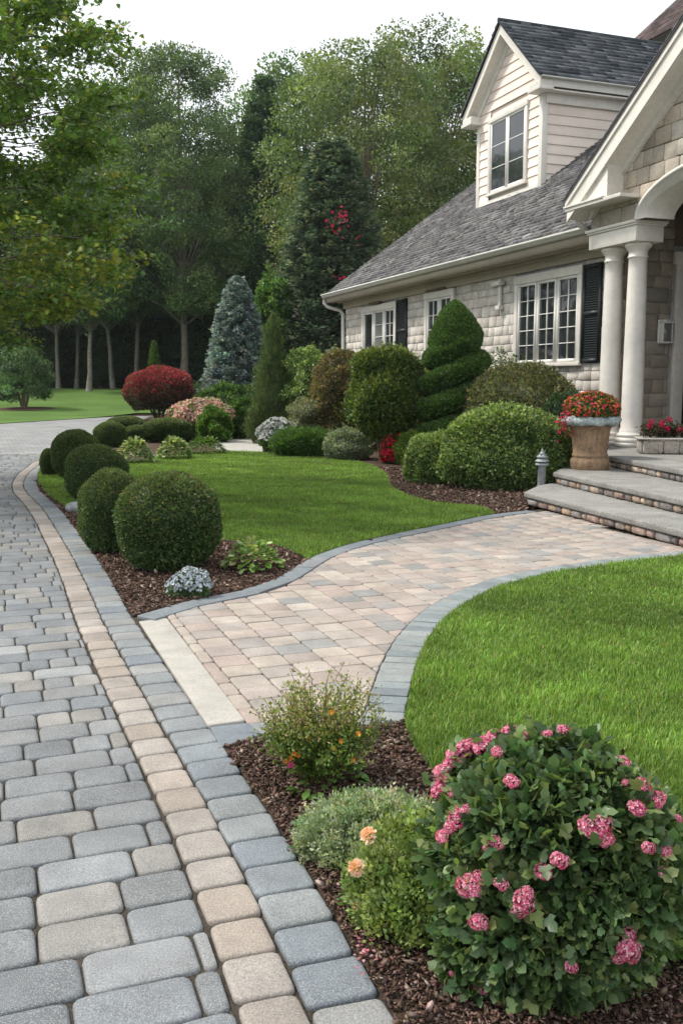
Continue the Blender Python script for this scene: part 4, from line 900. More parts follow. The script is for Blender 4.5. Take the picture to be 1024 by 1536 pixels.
hosta(203, 696, 658, 60, 'white edged hosta clump behind the third clipped ball', 900, .075, [(.36, .42, .2), (.16, .27, .07), (.10, .18, .05), (.5, .55, .38)], 161)
hosta(262, 690, 657, 56, 'white edged hosta clump at the back left of the lawn', 900, .075, [(.36, .42, .2), (.16, .27, .07), (.10, .18, .05), (.5, .55, .38)], 162)
hosta(308, 682, 655, 66, 'low green groundcover clump left of the pale path', 700, .08, [(.10, .19, .04), (.14, .24, .06), (.06, .12, .03)], 163, 'groundcover_plant', kind='oval')
flowering('white_annuals', 'low clump of pale blue white flowers near the paving corner', 'flowers', *spot(287, 897, 857, 62), dome(1.8, .4), 3000, .022, [(.10, .16, .07), (.16, .22, .12), (.06, .11, .04)], 164, 850, .0115, [(.55, .62, .68), (.42, .52, .58), (.65, .7, .74)], .38, lump=.2, core=.75)
# conifers
x, y = G(410, 664); x, y = A(411, 600, 22.5)[:2]; mb = MB(); shrub_mesh(mb, (0, 0, 0), .60, 3.0, lambda h, a: np.where(h < .1, .8+2*h, np.clip((1-h)/.9, 0, 1)**.78), 42000, .075, [(.08, .13, .045), (.11, .165, .055), (.05, .085, .034), (.16, .21, .07)], R(170), 'needle', lump=.16, lscale=9, depth=.14, tilt=.4, up=1.6, core=.84, shoots=500, sl=.3, corecol=(.04, .065, .025)); one('slim_conifer', mb, M['needle'], x, y, 'slim pointed dark green conifer between the path and the house', 'tree')
def conifer(name, label, x, y, z0, r, h, seed, cols, nb, lsize, corec, taper=.85, droop=.25):
    t = empty(name, (x, y, z0), label=label, cat='tree'); rng = R(seed); mb = MB(); tr = MB(); tube(tr, [(x, y, z0-.1), (x, y, z0+h*.5), (x, y, z0+h*.97)], [r*.09, r*.05, .02], 8, (.1, .075, .055))
    hs = rng.uniform(.02, .99, nb); az = rng.uniform(0, 2*PI, nb)
    for hh, a in zip(hs, az):
        L = r*((1-hh)**taper)*rng.uniform(.72, 1.08)+.05*r; dd = np.array([math.cos(a), math.sin(a), 0]); p0 = np.array([x, y, z0+h*hh]); n = max(6, int(60*(L/r)+8)); s = rng.uniform(.25, 1, n)**.6
        wv = np.array([-dd[1], dd[0], 0]); lat = rng.normal(0, .16, n)*L*(1.15-s); P = p0+dd*(s*L)[:, None]+wv*lat[:, None]; P[:, 2] += -droop*L*s+.32*L*s*s+rng.normal(0, .03*L+.02, n)+.06*h*(1-hh)*0
        D = dd*.8+wv*np.sign(lat)[:, None]*.7+.55*rdir(rng, n)+np.array([0, 0, .25]); c = pal(rng, 1, cols, .16); leaves(mb, P, D, np.array([0, 0, 1.])+.7*rdir(rng, n), lsize*rng.uniform(.6, 1.3, n), np.repeat(c, n, 0)*np.exp(rng.normal(0, .12, (n, 1))), 'oval')
    for k in range(int(h*3)): hh = k/(h*3); a = k*2.4; L = r*(1-hh)**taper*.8; tube(tr, [(x, y, z0+h*hh), (x+L*math.cos(a), y+L*math.sin(a), z0+h*hh+L*.1)], [.05*(1-hh)+.012, .01], 4, (.08, .06, .05), False)
    V = shrub_mesh(mb, (x, y, z0+.03*h), r*.62, h*.9, cone(.9), 10, lsize, cols, rng, core=1.0, corecol=corec)
    mb.build('crown', M['needle'], t); tr.build('trunk', M['bark'], t); return t
x, y = A(357, 500, 38)[:2]; conifer('blue_spruce', 'blue grey spruce standing beyond the garden path', x, y, 0, 1.6, 5.5, 171, [(.19, .26, .26), (.25, .33, .33), (.13, .19, .19), (.34, .41, .40)], 1500, .13, (.06, .085, .085), taper=.62)
x, y = A(500, 400, 41)[:2]; pt = conifer('tall_pine', 'tall dark green conifer with red creeper at the far corner of the house', x, y, .0, 2.9, 11.3, 172, [(.10, .155, .10), (.14, .20, .125), (.065, .105, .07), (.18, .23, .14)], 2600, .20, (.02, .033, .022), taper=.5, droop=.1)
mb = MB(); rg = R(173)
for (px, py, n, s) in ((512, 325, 20, .28), (508, 342, 9, .3), (494, 342, 4, .25), (513, 420, 7, .2), (540, 362, 3, .3)):
    c = np.array(A(px, py, 38.6)); P = c+rg.normal(0, s*.5, (n, 3)); leaves(mb, P, rdir(rg, n), rdir(rg, n), .13*rg.uniform(.6, 1.3, n), pal(rg, n, [(.35, .01, .07), (.25, .02, .03), (.45, .02, .10)], .2), 'maple')
mb.build('red_creeper', M['leaf'], pt)
x, y = A(232, 560, 52)[:2]; mb = MB(); shrub_mesh(mb, (0, 0, 0), .42, 3.1, cone(.7), 5000, .13, [(.06, .12, .02), (.09, .16, .03)], R(174), lump=.1, core=.85, up=1.2); one('small_arborvitae', mb, M['leaf'], x, y, 'small bright green arborvitae behind the burning bush', 'tree', z=float(zt(52)))
# filler shrubs between the garden and the wood, each with its own look
fs = [('variegated_bush', 'tall variegated bush left of the far house corner', 466, 22.5, 80, 520, VAR, .05, 20000, .14), ('bronze_bush', 'bronze tinged rounded bush left of the globe tree', 512, 20.6, 86, 527, [(.17, .13, .06), (.10, .10, .04), (.22, .16, .09), (.06, .08, .03)], .045, 24000, .08),
 ('olive_hedge', 'olive green hedge below the far window', 586, 21.0, 190, 536, [(.12, .15, .04), (.17, .19, .05), (.07, .10, .03)], .045, 22000, .06), ('silver_bush', 'whitish grey twiggy bush right of the slim conifer', 463, 20.6, 66, 595, [(.2, .22, .15), (.28, .29, .2), (.12, .15, .08), (.09, .12, .05)], .032, 12000, .2),
 ('round_bush', 'mid green bush just left of the slim conifer', 362, 24.5, 48, 598, GRN, .06, 9000, .12), ('spreading_bush', 'low spreading green bush at the foot of the blue spruce', 340, 34, 84, 578, GRN, .1, 12000, .12),
 ('golden_bush', 'yellow green bush to the right of the blue spruce', 408, 33, 60, 560, [(.16, .2, .04), (.11, .15, .035), (.22, .24, .06)], .1, 12000, .14), ('tall_green_bush', 'bright leaved young tree beside the tall dark conifer', 407, 40, 52, 418, [(.07, .15, .03), (.10, .2, .04), (.05, .10, .025)], .16, 14000, .2),
 ('broad_bush', 'broad dark bush behind the slim conifer', 440, 31, 120, 545, DKG, .1, 18000, .14), ('back_hedge', 'dark hedge closing the bed beyond the burning bush', 300, 44, 110, 580, DKG, .13, 16000, .1)]
for i, (nm, lb, px, Y, w, yt, cols, sz, n, lu) in enumerate(fs):
    x, y, z = A(px, yt, Y); shrub(nm, lb, 'shrub', x, y, w/2/FPX*Y, z-float(zt(Y))*0, dome(2.2, .45), n, sz*1.15, [tuple(min(1, v*1.25) for v in c) for c in cols], 180+i, lump=lu*1.6, core=.84, depth=.18, shoots=260)
# leafy climber beside the large window
mb = MB(); rg = R(195); P = []
for k in range(16):
    p = np.array([.42+rg.uniform(-.1, .05), rg.uniform(2.9, 4.2), rg.uniform(1.3, 1.6)])
    for j in range(40):
        P.append(HW(*p)); p = p+np.array([rg.normal(0, .012), rg.normal(0, .03), abs(rg.normal(.008, .014))])
P = np.array(P); leaves(mb, P+rg.normal(0, .03, P.shape), rdir(rg, len(P)), rdir(rg, len(P)), .06, pal(rg, len(P), GRN+[(.14, .2, .06)], .2)); tag(mb.build('climber', M['leaf']), 'light leafy climber on the stone wall left of the large window', 'plant')
# ---- the bushes of the near bed
def surf_hit(px, py, c, r, h, k=1.0):
    """first point of the view ray on the bush ellipsoid"""
    d = ray(px, py); o = np.array([0, 0, HC]); S = np.array([1/r, 1/r, 2/h]); oc = (o-np.array([c[0], c[1], h*.5]))*S; dd = d*S
    a = dd@dd; b = oc@dd; q = b*b-a*(oc@oc-k*k); t = (-b-math.sqrt(q))/a if q > 0 else -b/a
    P = o+d*t; cc_ = np.array([c[0], c[1], h*.5]); e_ = np.linalg.norm((P-cc_)*S)/k; P = cc_+(P-cc_)*((1+(e_-1)*.45)/e_) if e_ > 1.001 else P
    n = (P-np.array([c[0], c[1], h*.5]))*S*S; return P, n/np.linalg.norm(n)
hcx, hcy = A(826, 1400, 2.2)[:2]; HR, HHt = .28, .52
t = empty('pink_hydrangea', (hcx, hcy, 0), label='large dark leaved bush covered in pink flower heads in the near corner', cat='flowering shrub'); rng = R(200)
HL = [(.09, .155, .062), (.125, .205, .08), (.06, .11, .045), (.17, .245, .09), (.25, .31, .12)]
hprof = lambda h, a: np.clip(1-np.abs((h-.40)/.61)**2.0, 0, 1)**.5
mb = MB(); shrub_mesh(mb, (hcx, hcy, 0), HR, HHt, hprof, 6500, .034, HL, rng, 'ivy', lump=.16, lscale=16, depth=.2, tilt=.75, up=.1, core=0, w=[.36, .28, .2, .12, .04])
shrub_mesh(mb, (hcx, hcy, 0), HR*.97, HHt*1.0, hprof, 5200, .022, HL, rng, 'ivy', lump=.16, lscale=16, depth=.12, tilt=.9, up=.3, core=.8, corecol=(.018, .035, .014), w=[.3, .3, .1, .2, .1]); mb.build('foliage', M['leaf'], t)
mb = MB()
for k in range(14): a = k*2.4; q = .5+.5*((k*.37) % 1); tube(mb, [(hcx+.03*math.cos(a), hcy+.03*math.sin(a), 0), (hcx+.12*math.cos(a), hcy+.12*math.sin(a), .2), (hcx+HR*.7*q*math.cos(a), hcy+HR*.7*q*math.sin(a), .5)], [.008, .006, .004], 5, (.12, .09, .06))
mb.build('stems', M['bark'], t)
heads = []
PK = [(.76, .19, .32), (.82, .36, .46), (.64, .09, .2), (.88, .56, .6)]
for s in range(3):
    mb = MB(); rg = R(210+s); n = 110; P = rdir(rg, n*2); P = P[P[:, 2] > -.25][:n]; Nn = P.copy(); P = P*np.array([1.15, .95, .75])*rg.uniform(.85, 1.05, (len(P), 1)); P = P*.03*(1+.15*lumps(P, rg, 3))[:, None]
    florets(mb, P, Nn, rg, .0085, PK, 4); mb.add(np.array([(0, 0, -.03), (.0, .0, 0)]), [(0, 1)], (.1, .15, .05)) if 0 else None
    for v in range(2):
        lathe(mb, [(.002, -.06), (.003, -.02), (.02, -.005), (.024, .01), (.012, .02), (.001, .022)], (0, 0, 0), 8, (.3, .05, .10)) if v else None
    heads.append(mb.mesh('flower_head', M['petal']))
hp = [(478, 35, 55), (445, 50, 40), (560, 22, 42), (600, 15, 45), (655, 18, 40), (725, 20, 34), (630, 35, 40), (540, 60, 60), (485, 85, 45), (450, 85, 46), (420, 95, 46), (445, 112, 50), (430, 150, 50), (475, 165, 26), (608, 137, 40), (487, 222, 62), (455, 262, 44), (575, 275, 38), (860, 95, 46), (866, 140, 20), (905, 145, 46), (893, 200, 48), (940, 180, 46), (985, 222, 26), (798, 246, 72), (822, 270, 44), (715, 315, 46), (680, 343, 44), (955, 297, 38), (916, 288, 36), (950, 345, 34), (515, 373, 70), (585, 368, 34), (637, 410, 60), (536, 453, 50), (857, 505, 70), (740, 540, 36), (518, 638, 40), (547, 640, 36), (567, 680, 44), (437, 615, 18), (552, 288, 20), (505, 600, 18), (500, 205, 44), (470, 240, 36), (535, 355, 36), (640, 390, 40), (625, 428, 36), (872, 485, 46), (840, 520, 36), (815, 232, 50), (775, 240, 40), (500, 70, 34), (575, 70, 34), (530, 30, 30), (690, 28, 26)]
sh_ = MB(); rs = R(219)
for i, (a, b, w) in enumerate(hp):
    P, nn = surf_hit(400+.609*a, 1100+.609*b, (hcx, hcy), HR*.99, HHt*1.02, 1.0); nn = nn+np.array([0, -.25, .35]); nn /= np.linalg.norm(nn)
    o = bpy.data.objects.new('flower_head', heads[i % 3]); C.objects.link(o); o.parent = t; o.location = P+nn*(.03 if b < 500 else .05)-np.array([hcx, hcy, 0]); s = .609*w*P[1]/FPX/.062; Q_ = P+nn*.008+rs.normal(0, .017, (9, 3)); leaves(sh_, Q_, nn+.9*rdir(rs, 9), nn+.5*rdir(rs, 9), .034*rs.uniform(.6, 1.2, 9), pal(rs, 9, HL, .2), 'ivy'); tube(sh_, [P-nn*.09, P+nn*.03], .0022, 5, (.12, .14, .06)); s *= .88; o.scale = (s*(.9+.25*((i*7) % 5)/5), s, s*(.8+.3*((i*3) % 4)/4)); o.rotation_euler = Vector(nn).to_track_quat('Z', 'Y').to_euler()
sh_.build('leafy_shoots', M['leaf'], t)
GG = [(.26, .35, .20), (.34, .43, .27), (.18, .26, .14), (.44, .50, .34)]
def tufted(name, label, cx, cy, r, h, nt_, nl, size, cols, seed, ax=(1, 1), tr=.03, cat='plant', m='leaf', stems=True):
    """a mound made of many small leafy sprigs"""
    t = empty(name, (cx, cy, 0), label=label, cat=cat); rng = R(seed); mb = MB(); st = MB(); u = rng.uniform(0, 1, nt_)**.75; a = rng.uniform(0, 2*PI, nt_)
    for q, az in zip(u, a):
        el = math.acos(min(1, q)); c = np.array([math.cos(az)*math.cos(el)*ax[0]*r, math.sin(az)*math.cos(el)*ax[1]*r, 0]) if 0 else None
        ph = q*PI/2; dirv = np.array([math.sin(ph)*math.cos(az)*ax[0], math.sin(ph)*math.sin(az)*ax[1], math.cos(ph)]); k = rng.uniform(.78, 1.08)
        p = np.array([dirv[0]*r, dirv[1]*r, dirv[2]*h*.95+.02])*k; base = np.array([dirv[0]*r*.35, dirv[1]*r*.35, 0])
        s = rng.uniform(0, 1, nl); P = base+(p-base)*(1-.45*s*s)[:, None]+rng.normal(0, tr*.45, (nl, 3))*(1+s[:, None]*.6); P[:, 2] = np.maximum(P[:, 2], .005); ax_ = unit((p-base)[None])[0]
        leaves(mb, P+np.array([cx, cy, 0]), ax_+.95*rdir(rng, nl)+np.array([0, 0, .3]), ax_+.8*rdir(rng, nl), size*rng.uniform(.6, 1.3, nl), pal(rng, 1, cols, .1)*np.exp(rng.normal(0, .15, (nl, 1))))
        if stems and rng.uniform() < .35: tube(st, [base+np.array([cx, cy, 0]), (base+p)*.5+np.array([cx, cy, .01]), p+np.array([cx, cy, 0])], [.0025, .002, .001], 4, (.12, .1, .06), False)
    mb.build('foliage', M[m], t)
    if stems: st.build('stems', M['bark'], t)
    return t
x, y = A(553, 1300, 2.74)[:2]; tufted('silver_mound', 'grey green feathery mound left of the pink bush', x+.02, y, .235, .13, 420, 64, .0125, GG, 220, (1.05, .85), .022)
x, y = A(624, 1400, 2.36)[:2]; lm = tufted('yellow_rose_bush', 'yellow green bush with three peach blossoms beside the pink bush', x, y, .175, .255, 330, 70, .016, [(.21, .30, .08), (.28, .38, .12), (.14, .22, .06), (.36, .44, .18)], 221, (1, 1), .026)
def bloom(px, py, w, par, cen, side=False):
    P, nn = surf_hit(px, py, cen, .175, .28, 1.0); mb = MB(); rg = R(int(px)); s = w*P[1]/FPX/2; nn = unit((nn+np.array([-.1, -.5, .45]))[None])[0] if not side else unit(np.array([[-.9, -.2, .3]]))[0]
    P = P+nn*.006; X = unit(np.cross(nn, [0, 0, 1])[None])[0]; Y_ = np.cross(nn, X)
    n_ = 170; d = rdir(rg, n_*3); d = d[(d@nn) > -.25][:n_]; n_ = len(d); q = np.clip(1-(d@nn), 0, 1)[:, None]; cc = np.array([[.88, .55, .27]])*(1-q)+np.array([[.92, .80, .64]])*q; rr = s*rg.uniform(.45, .8, (n_, 1))
    leaves(mb, P+nn*s*.4+d*rr*np.array([1, 1, .9]), d+.75*rdir(rg, n_)+nn*.2, d+.5*rdir(rg, n_), s*.42*rg.uniform(.7, 1.2, n_), cc*np.exp(rg.normal(0, .07, (n_, 1))), 'petal'); tube(mb, [P-nn*.03, P+nn*s*.3], .0015, 5, (.1, .16, .05))
    mb.build('blossom', M['petal'], par)
for (px, py, w, sd) in ((557, 1258, 27, 0), (541, 1303, 29, 0), (540, 1361, 17, 1)): bloom(px, py, w, lm, (x, y), sd)
# airy shrub
ax_, ay_ = G(478, 1178); ay_ += .02; t = empty('airy_shrub', (ax_, ay_, 0), label='loose twiggy yellow green shrub at the end of the walkway', cat='shrub'); rng = R(230); mb = MB(); st = MB(); fl = MB(); tips = []
for k in range(210):
    az = rng.uniform(0, 2*PI); sp_ = rng.uniform(0, 1)**.6; L = rng.uniform(.28, .46)*(1-.22*sp_); lean = sp_*.72
    p = np.array([ax_+rng.normal(0, .02), ay_+rng.normal(0, .02), 0.]); d = np.array([math.cos(az)*math.sin(lean), math.sin(az)*math.sin(lean), math.cos(lean)]); pts = [p.copy()]
    for j in range(9): p = p+d*L/9; d = unit((d+rng.normal(0, .1, 3)+np.array([math.cos(az)*.03, math.sin(az)*.03, 0]))[None])[0]; pts.append(p.copy())
    tube(st, pts, np.linspace(.0024, .0008, 10), 4, (.13, .10, .05), False); pts = np.array(pts)
    n = 62; s = rng.uniform(.22, 1, n); idx = s*9; i0 = np.minimum(idx.astype(int), 8); P = pts[i0]+(pts[i0+1]-pts[i0])*(idx-i0)[:, None]+rng.normal(0, .013, (n, 3))
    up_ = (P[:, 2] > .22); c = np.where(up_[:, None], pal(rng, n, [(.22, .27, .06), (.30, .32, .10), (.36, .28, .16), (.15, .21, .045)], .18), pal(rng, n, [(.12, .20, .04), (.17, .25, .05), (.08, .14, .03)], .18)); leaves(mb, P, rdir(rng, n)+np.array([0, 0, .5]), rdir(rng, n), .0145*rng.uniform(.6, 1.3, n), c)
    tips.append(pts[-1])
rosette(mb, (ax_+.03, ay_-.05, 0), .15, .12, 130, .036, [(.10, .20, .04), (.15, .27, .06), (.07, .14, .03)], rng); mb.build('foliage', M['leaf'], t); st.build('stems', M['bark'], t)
P = np.array([A(px, py, ay_-.13) for px, py in ((436, 1137), (441, 1130), (448, 1133), (430, 1141), (500, 1122), (512, 1112), (538, 1100), (497, 1068), (530, 1140), (463, 1108))]); 
for p in P: fo = MB(); florets(fo, p[None], unit(np.array([[-.2, -1, .5]])), rng, .0105, [(.7, .25, .02), (.65, .15, .02), (.7, .4, .04)]); fo.build('orange_flower', M['petal'], t)
fo = MB(); P = np.array([A(437, 1147, ay_-.14)]); florets(fo, P, unit(np.array([[-.2, -1, .4]])), rng, .013, [(.6, .03, .2)]); fo.build('magenta_flower', M['petal'], t)
# small plants
x, y = A(1022, 1450, 2.15)[:2]; mb = MB(); rosette(mb, (0, 0, 0), .12, .1, 90, .045, [(.08, .17, .03), (.12, .23, .05)], R(240)); one('corner_plant', mb, M['leaf'], x+.02, y+.06, 'small leafy green plant at the right edge beside the pink bush', 'plant')
# fallen petals under the yellow bush
mb = MB(); rg = R(241); n = 70; P = np.array([G(549+rg.normal(0, 9), 1395+rg.normal(0, 30)) for _ in range(n)]); leaves(mb, np.column_stack([P, rg.uniform(.012, .02, n)]), rdir(rg, n)*np.array([1, 1, .2]), np.tile([[0, 0, 1.]], (n, 1)), .011, pal(rg, n, [(.55, .2, .25), (.6, .35, .36)], .2), 'petal'); tag(mb.build('fallen_petals', M['petal']), 'scattered pink petals on the mulch below the yellow green bush', 'petals', kind='stuff')
# ================================================================== SMALL GARDEN OBJECTS
# boulder
mb = MB(); bx, by = G(113, 770); rg = R(250); V = []; n1, n2 = 10, 16
for i in range(n1+1):
    for j in range(n2): th = PI*i/n1; a = 2*PI*j/n2; V.append((.125*math.sin(th)*math.cos(a), .09*math.sin(th)*math.sin(a), .07*math.cos(th)))
V = np.array(V); V = V*(1+.09*lumps(V, rg, 22))[:, None]+np.array([0, 0, .05]); mb.add(V, [(i*n2+j, (i+1)*n2+j, (i+1)*n2+(j+1) % n2, i*n2+(j+1) % n2) for i in range(n1) for j in range(n2)]); o = mb.build('boulder', M['boulder'], smooth=True); o.location = (bx, by+.08, 0); tag(o, 'smooth grey boulder on the mulch below the third clipped ball', 'rock')
# path light
lx, ly = G(811, 742); t = empty('path_light', (lx, ly, 0), label='grey metal path light with a pagoda cap beside the porch steps', cat='garden light')
mb = MB(); lathe(mb, [(.075, -.02), (.075, .015), (.056, .03), (.052, .05), (.05, .36), (.056, .365), (.056, .375)], (lx, ly, 0), 20); mb.build('post', M['lampmetal'], t, smooth=True)
mb = MB()
for z0, z1, r0, r1 in ((.376, .40, .088, .084), (.42, .455, .092, .062), (.475, .515, .074, .04)): lathe(mb, [(r0*.6, z0-.004), (r0, z0), (r0*.98, z0+.008), (r1, z1), (r1*.55, z1+.004)], (lx, ly, 0), 8)
lathe(mb, [(.042, .516), (.03, .535), (.014, .55), (.018, .562), (.004, .585)], (lx, ly, 0), 10)
for k in range(6): a = k*PI/3; tube(mb, [(lx+.055*math.cos(a), ly+.055*math.sin(a), .375), (lx+.05*math.cos(a), ly+.05*math.sin(a), .52)], .006, 5)
mb.build('cap', M['lampmetal'], t); mb = MB(); lathe(mb, [(.035, .377), (.035, .51)], (lx, ly, 0), 12); mb.build('lens', M['curtain'], t)
# urn on the second step
ux, uy, uz = 3.21, 12.33, .3; t = empty('urn', (ux, uy, uz), label='fluted brown clay urn with a mossy pale rim on the second step', cat='urn')
def fluted(mb, prof, n, c, nf, dep, col=(.5, .5, .5)):
    V = []; F = []; k = 0
    for r, z, f in prof:
        for j in range(n): a = 2*PI*j/n; q = r*(1-dep*f*abs(math.sin(nf*a/2))**3*0-dep*f*(abs(math.cos(nf*a/2))**8)); V.append((c[0]+q*math.cos(a), c[1]+q*math.sin(a), c[2]+z*1.1))
    for i in range(len(prof)-1):
        for j in range(n): F.append((i*n+j, i*n+(j+1) % n, (i+1)*n+(j+1) % n, (i+1)*n+j))
    F.append(tuple((len(prof)-1)*n+j for j in range(n))); mb.add(V, F, col)
mb = MB(); UC = (.25, .165, .10); fluted(mb, [(.235, 0, 0), (.247, .02, .3), (.25, .08, .6), (.243, .12, .5), (.215, .14, 0), (.225, .15, 0), (.228, .165, 0), (.222, .18, 0), (.216, .19, .4), (.22, .24, 1), (.232, .36, 1), (.248, .46, 1), (.256, .485, .3), (.268, .49, 0), (.272, .51, 0), (.258, .525, 0)], 144, (ux, uy, uz), 18, .06, UC); mb.build('body', M['urn'], t, smooth=True)
mb = MB(); rg = R(260); V = []; n1, n2 = 9, 80
for i in range(n1):
    a = 2*PI*i/n1
    for j in range(n2): b = 2*PI*j/n2; rr = .305+(.062+.008*math.sin(b*26)+.006*math.sin(b*11))*math.cos(a); V.append((rr*math.cos(b), rr*math.sin(b), .625+.06*math.sin(a)*(1+.12*math.sin(b*7))))
V = np.array(V)*(1+.02*lumps(np.array(V), rg, 40))[:, None]; mb.add(V+np.array([ux, uy, uz]), [(i*n2+j, i*n2+(j+1) % n2, ((i+1) % n1)*n2+(j+1) % n2, ((i+1) % n1)*n2+j) for i in range(n1) for j in range(n2)]); lathe(mb, [(.25, .575), (.25, .65)], (ux, uy, uz), 24); mb.build('rim', M['moss'], t)
flowering('urn_flowers', 'red and orange flowers filling the clay urn', 'flowers', ux, uy, .34, .36, dome(2.3, .25), 5000, .028, GRN+[(.12, .17, .03)], 261, 620, .0185, [(.60, .02, .06), (.6, .03, .13), (.55, .02, .05), (.62, .10, .04), (.6, .40, .05)], .2, z=uz+.63, lump=.08, core=.9, w=None)
mb = MB(); rg = R(262); c = np.array([ux-.34, uy-.05, uz+.62]); P = c+rg.normal(0, 1, (90, 3))*np.array([.05, .06, .08]); florets(mb, P, unit(rdir(rg, 90)+np.array([-.5, -.6, .3])), rg, .017, [(.6, .02, .08), (.5, .02, .1)]); leaves(mb, P+rg.normal(0, .02, P.shape), rdir(rg, 90), rdir(rg, 90), .03, pal(rg, 90, GRN, .2)); o = mb.build('trailing_geranium', M['petal']); tag(o, 'crimson trailing flowers spilling over the left of the urn rim', 'flowers')
# stone trough on the porch
tx, ty, tz = A(1012, 682, 12.95)[0]+.12, 13.0, .455; t = empty('stone_trough', (tx, ty, tz), math.radians(-8), label='grey stone trough standing on the porch floor beside the near column', cat='planter')
FR[t.name] = ((0, 0, 0), 0)
mb = MB(); rg = R(270); x0 = -.56
while x0 < .55:
    w = rg.uniform(.2, .3); q = [(x0, 0), (min(x0+w, .56), 0), (min(x0+w, .56), .185), (x0, .185)]; slab(mb, q, lambda a, b, d: (a, -.16-d, b), .004, .03, .01, pc(rg, [(.36, .33, .29), (.30, .28, .25), (.42, .38, .33)]), rg, r=.02); x0 += w
for sx in (-1, 1): slab(mb, [(-.16, 0), (.16, 0), (.16, .185), (-.16, .185)], (lambda a, b, d, s=sx: (s*(.56+d), a, b)), .004, .03, .01, (.34, .31, .28), rg)
box(mb, -.56, .56, -.16, .16, 0, .19, (.2, .18, .16)); mb.build('body', M['fieldstone'], t, local=True); mb = MB(); box(mb, -.62, .62, -.22, .22, .19, .212); mb.build('coping', M['concrete'], t, local=True, bevel=.008)
cy_, sy_ = math.cos(math.radians(-8)), math.sin(math.radians(-8))
mb = MB(); fl = MB(); rng = R(271); ft = empty('trough_geraniums', (tx, ty, tz+.21), label='crimson ball shaped flowers growing in the stone trough', cat='flowers')
for k in range(20):
    a = rng.uniform(-.5, .55); b = rng.uniform(-.15, .15); P0 = np.array([tx+a*cy_-b*sy_, ty+a*sy_+b*cy_, tz+.21]); n = 90; P = P0+rng.normal(0, 1, (n, 3))*np.array([.06, .06, .05])+np.array([0, 0, .08]); leaves(mb, P, rdir(rng, n)+np.array([0, 0, .4]), rdir(rng, n)+np.array([0, 0, .5]), .045, pal(rng, n, [(.05, .035, .03), (.04, .07, .025), (.09, .03, .035)], .25), 'big')
    if k % 1 == 0: q = rdir(rng, 50); hc = P0+np.array([rng.normal(0, .03), rng.normal(0, .03)-.02, rng.uniform(.1, .25)]); florets(fl, hc+q*.034, q, rng, .013, [(.62, .015, .09), (.5, .01, .06)])
mb.build('foliage', M['leaf'], ft); fl.build('blossoms', M['petal'], ft)
# ================================================================== TREES
def cluster_crown(mb, cen, cr, nl, lsize, cols, rng, kind='oval', flat=.65, w=None, cvar=.22):
    for c, r in zip(cen, cr):
        n = int(nl*(r/np.mean(cr))**1.5); d = rdir(rng, n); q = rng.uniform(.15, 1, n)**.5; P = c+d*(q*r)[:, None]*np.array([1, 1, flat]); col = pal(rng, 1, cols, cvar, w)
        leaves(mb, P, d+.9*rdir(rng, n), unit(d+np.array([0, 0, .5])+.8*rdir(rng, n)), lsize*rng.uniform(.6, 1.3, n), np.repeat(col, n, 0)*np.exp(rng.normal(0, .14, (n, 1))), kind)
def make_tree(name, H, Rr, cb, prof, ncl, nl, lsize, clr, cols, seed, tcol=(.16, .13, .10), tr=.22, w=None, flat=.65, limbs=46):
    rng = R(seed); t = empty(name, (0, 0, 0)); mb = MB(); tm = MB(); cen = []; cr = []
    for k in range(ncl):
        h = rng.uniform(0, 1); a = rng.uniform(0, 2*PI); q = rng.uniform(.25, 1)**.55; r = Rr*prof(h)*q; cen.append((r*math.cos(a), r*math.sin(a), H*(cb+(1-cb)*h)-clr*.4)); cr.append(clr*rng.uniform(.6, 1.35)*(.65+.35*prof(h)))
    cen = np.array(cen); cluster_crown(mb, cen, np.array(cr), nl, lsize, cols, rng, flat=flat, w=w)
    zs = np.linspace(-.3, H*.93, 9); wob = np.cumsum(rng.normal(0, .012*H/9*2, (9, 2)), 0); wob[0] = 0; tp = [(wob[i][0], wob[i][1], zs[i]) for i in range(9)]; tube(tm, tp, [tr*(1-.88*i/8)+(tr*.35 if i == 0 else 0) for i in range(9)], 9, tcol)
    for c in cen[rng.choice(ncl, min(limbs, ncl), replace=False)]:
        z0 = max(c[2]*.55+.12*H*cb, H*cb*.75); z0 = min(z0, c[2]-.1); i = min(int(z0/(H*.93)*8), 7); s = np.array([wob[i][0], wob[i][1], z0]); m_ = (s+c)/2+np.array([0, 0, .12*abs(c[2]-z0)+.1]); r0 = tr*.32*(1-z0/H)+.02; tube(tm, [s, m_, c], [r0, r0*.6, .012], 5, tcol, False)
    mb.build('crown', M['leaf'], t); tm.build('trunk', M['bark'], t); return t
WD = [(.085, .16, .062), (.11, .19, .07), (.06, .115, .05), (.15, .22, .08)]
rnd = lambda h: max(.12, (1-abs(2*h-.9)**2.2))**.5 if abs(2*h-.9) < 1.05 else .15
rnd = lambda h: max(.1, 1-abs((h-.42)/.62)**2.4)**.5
pts_ = lambda h: max(.06, (1-h)**.7*(.75+.25*min(1, h*6)))
P0 = make_tree('woodland_tree', 18, 4.6, .10, rnd, 330, 190, .2, 1.0, WD, 300)
P1 = make_tree('pointed_tree', 20, 3.5, .22, pts_, 300, 170, .2, .85, [(.075, .145, .065), (.10, .175, .075), (.055, .108, .052)], 301, flat=.45)
P2 = make_tree('light_tree', 17, 5.2, .10, rnd, 380, 170, .16, .9, [(.11, .165, .06), (.145, .195, .065), (.08, .135, .05), (.18, .22, .08)], 302)
P3 = make_tree('tall_tree', 21, 4.6, .26, rnd, 420, 190, .17, .85, [(.105, .175, .062), (.145, .215, .075), (.075, .13, .05)], 303, (.20, .175, .15), .26)
P4 = make_tree('understory_tree', 10, 3.6, .06, rnd, 170, 150, .19, .9, [(.065, .125, .052), (.05, .095, .04), (.095, .16, .062)], 304)
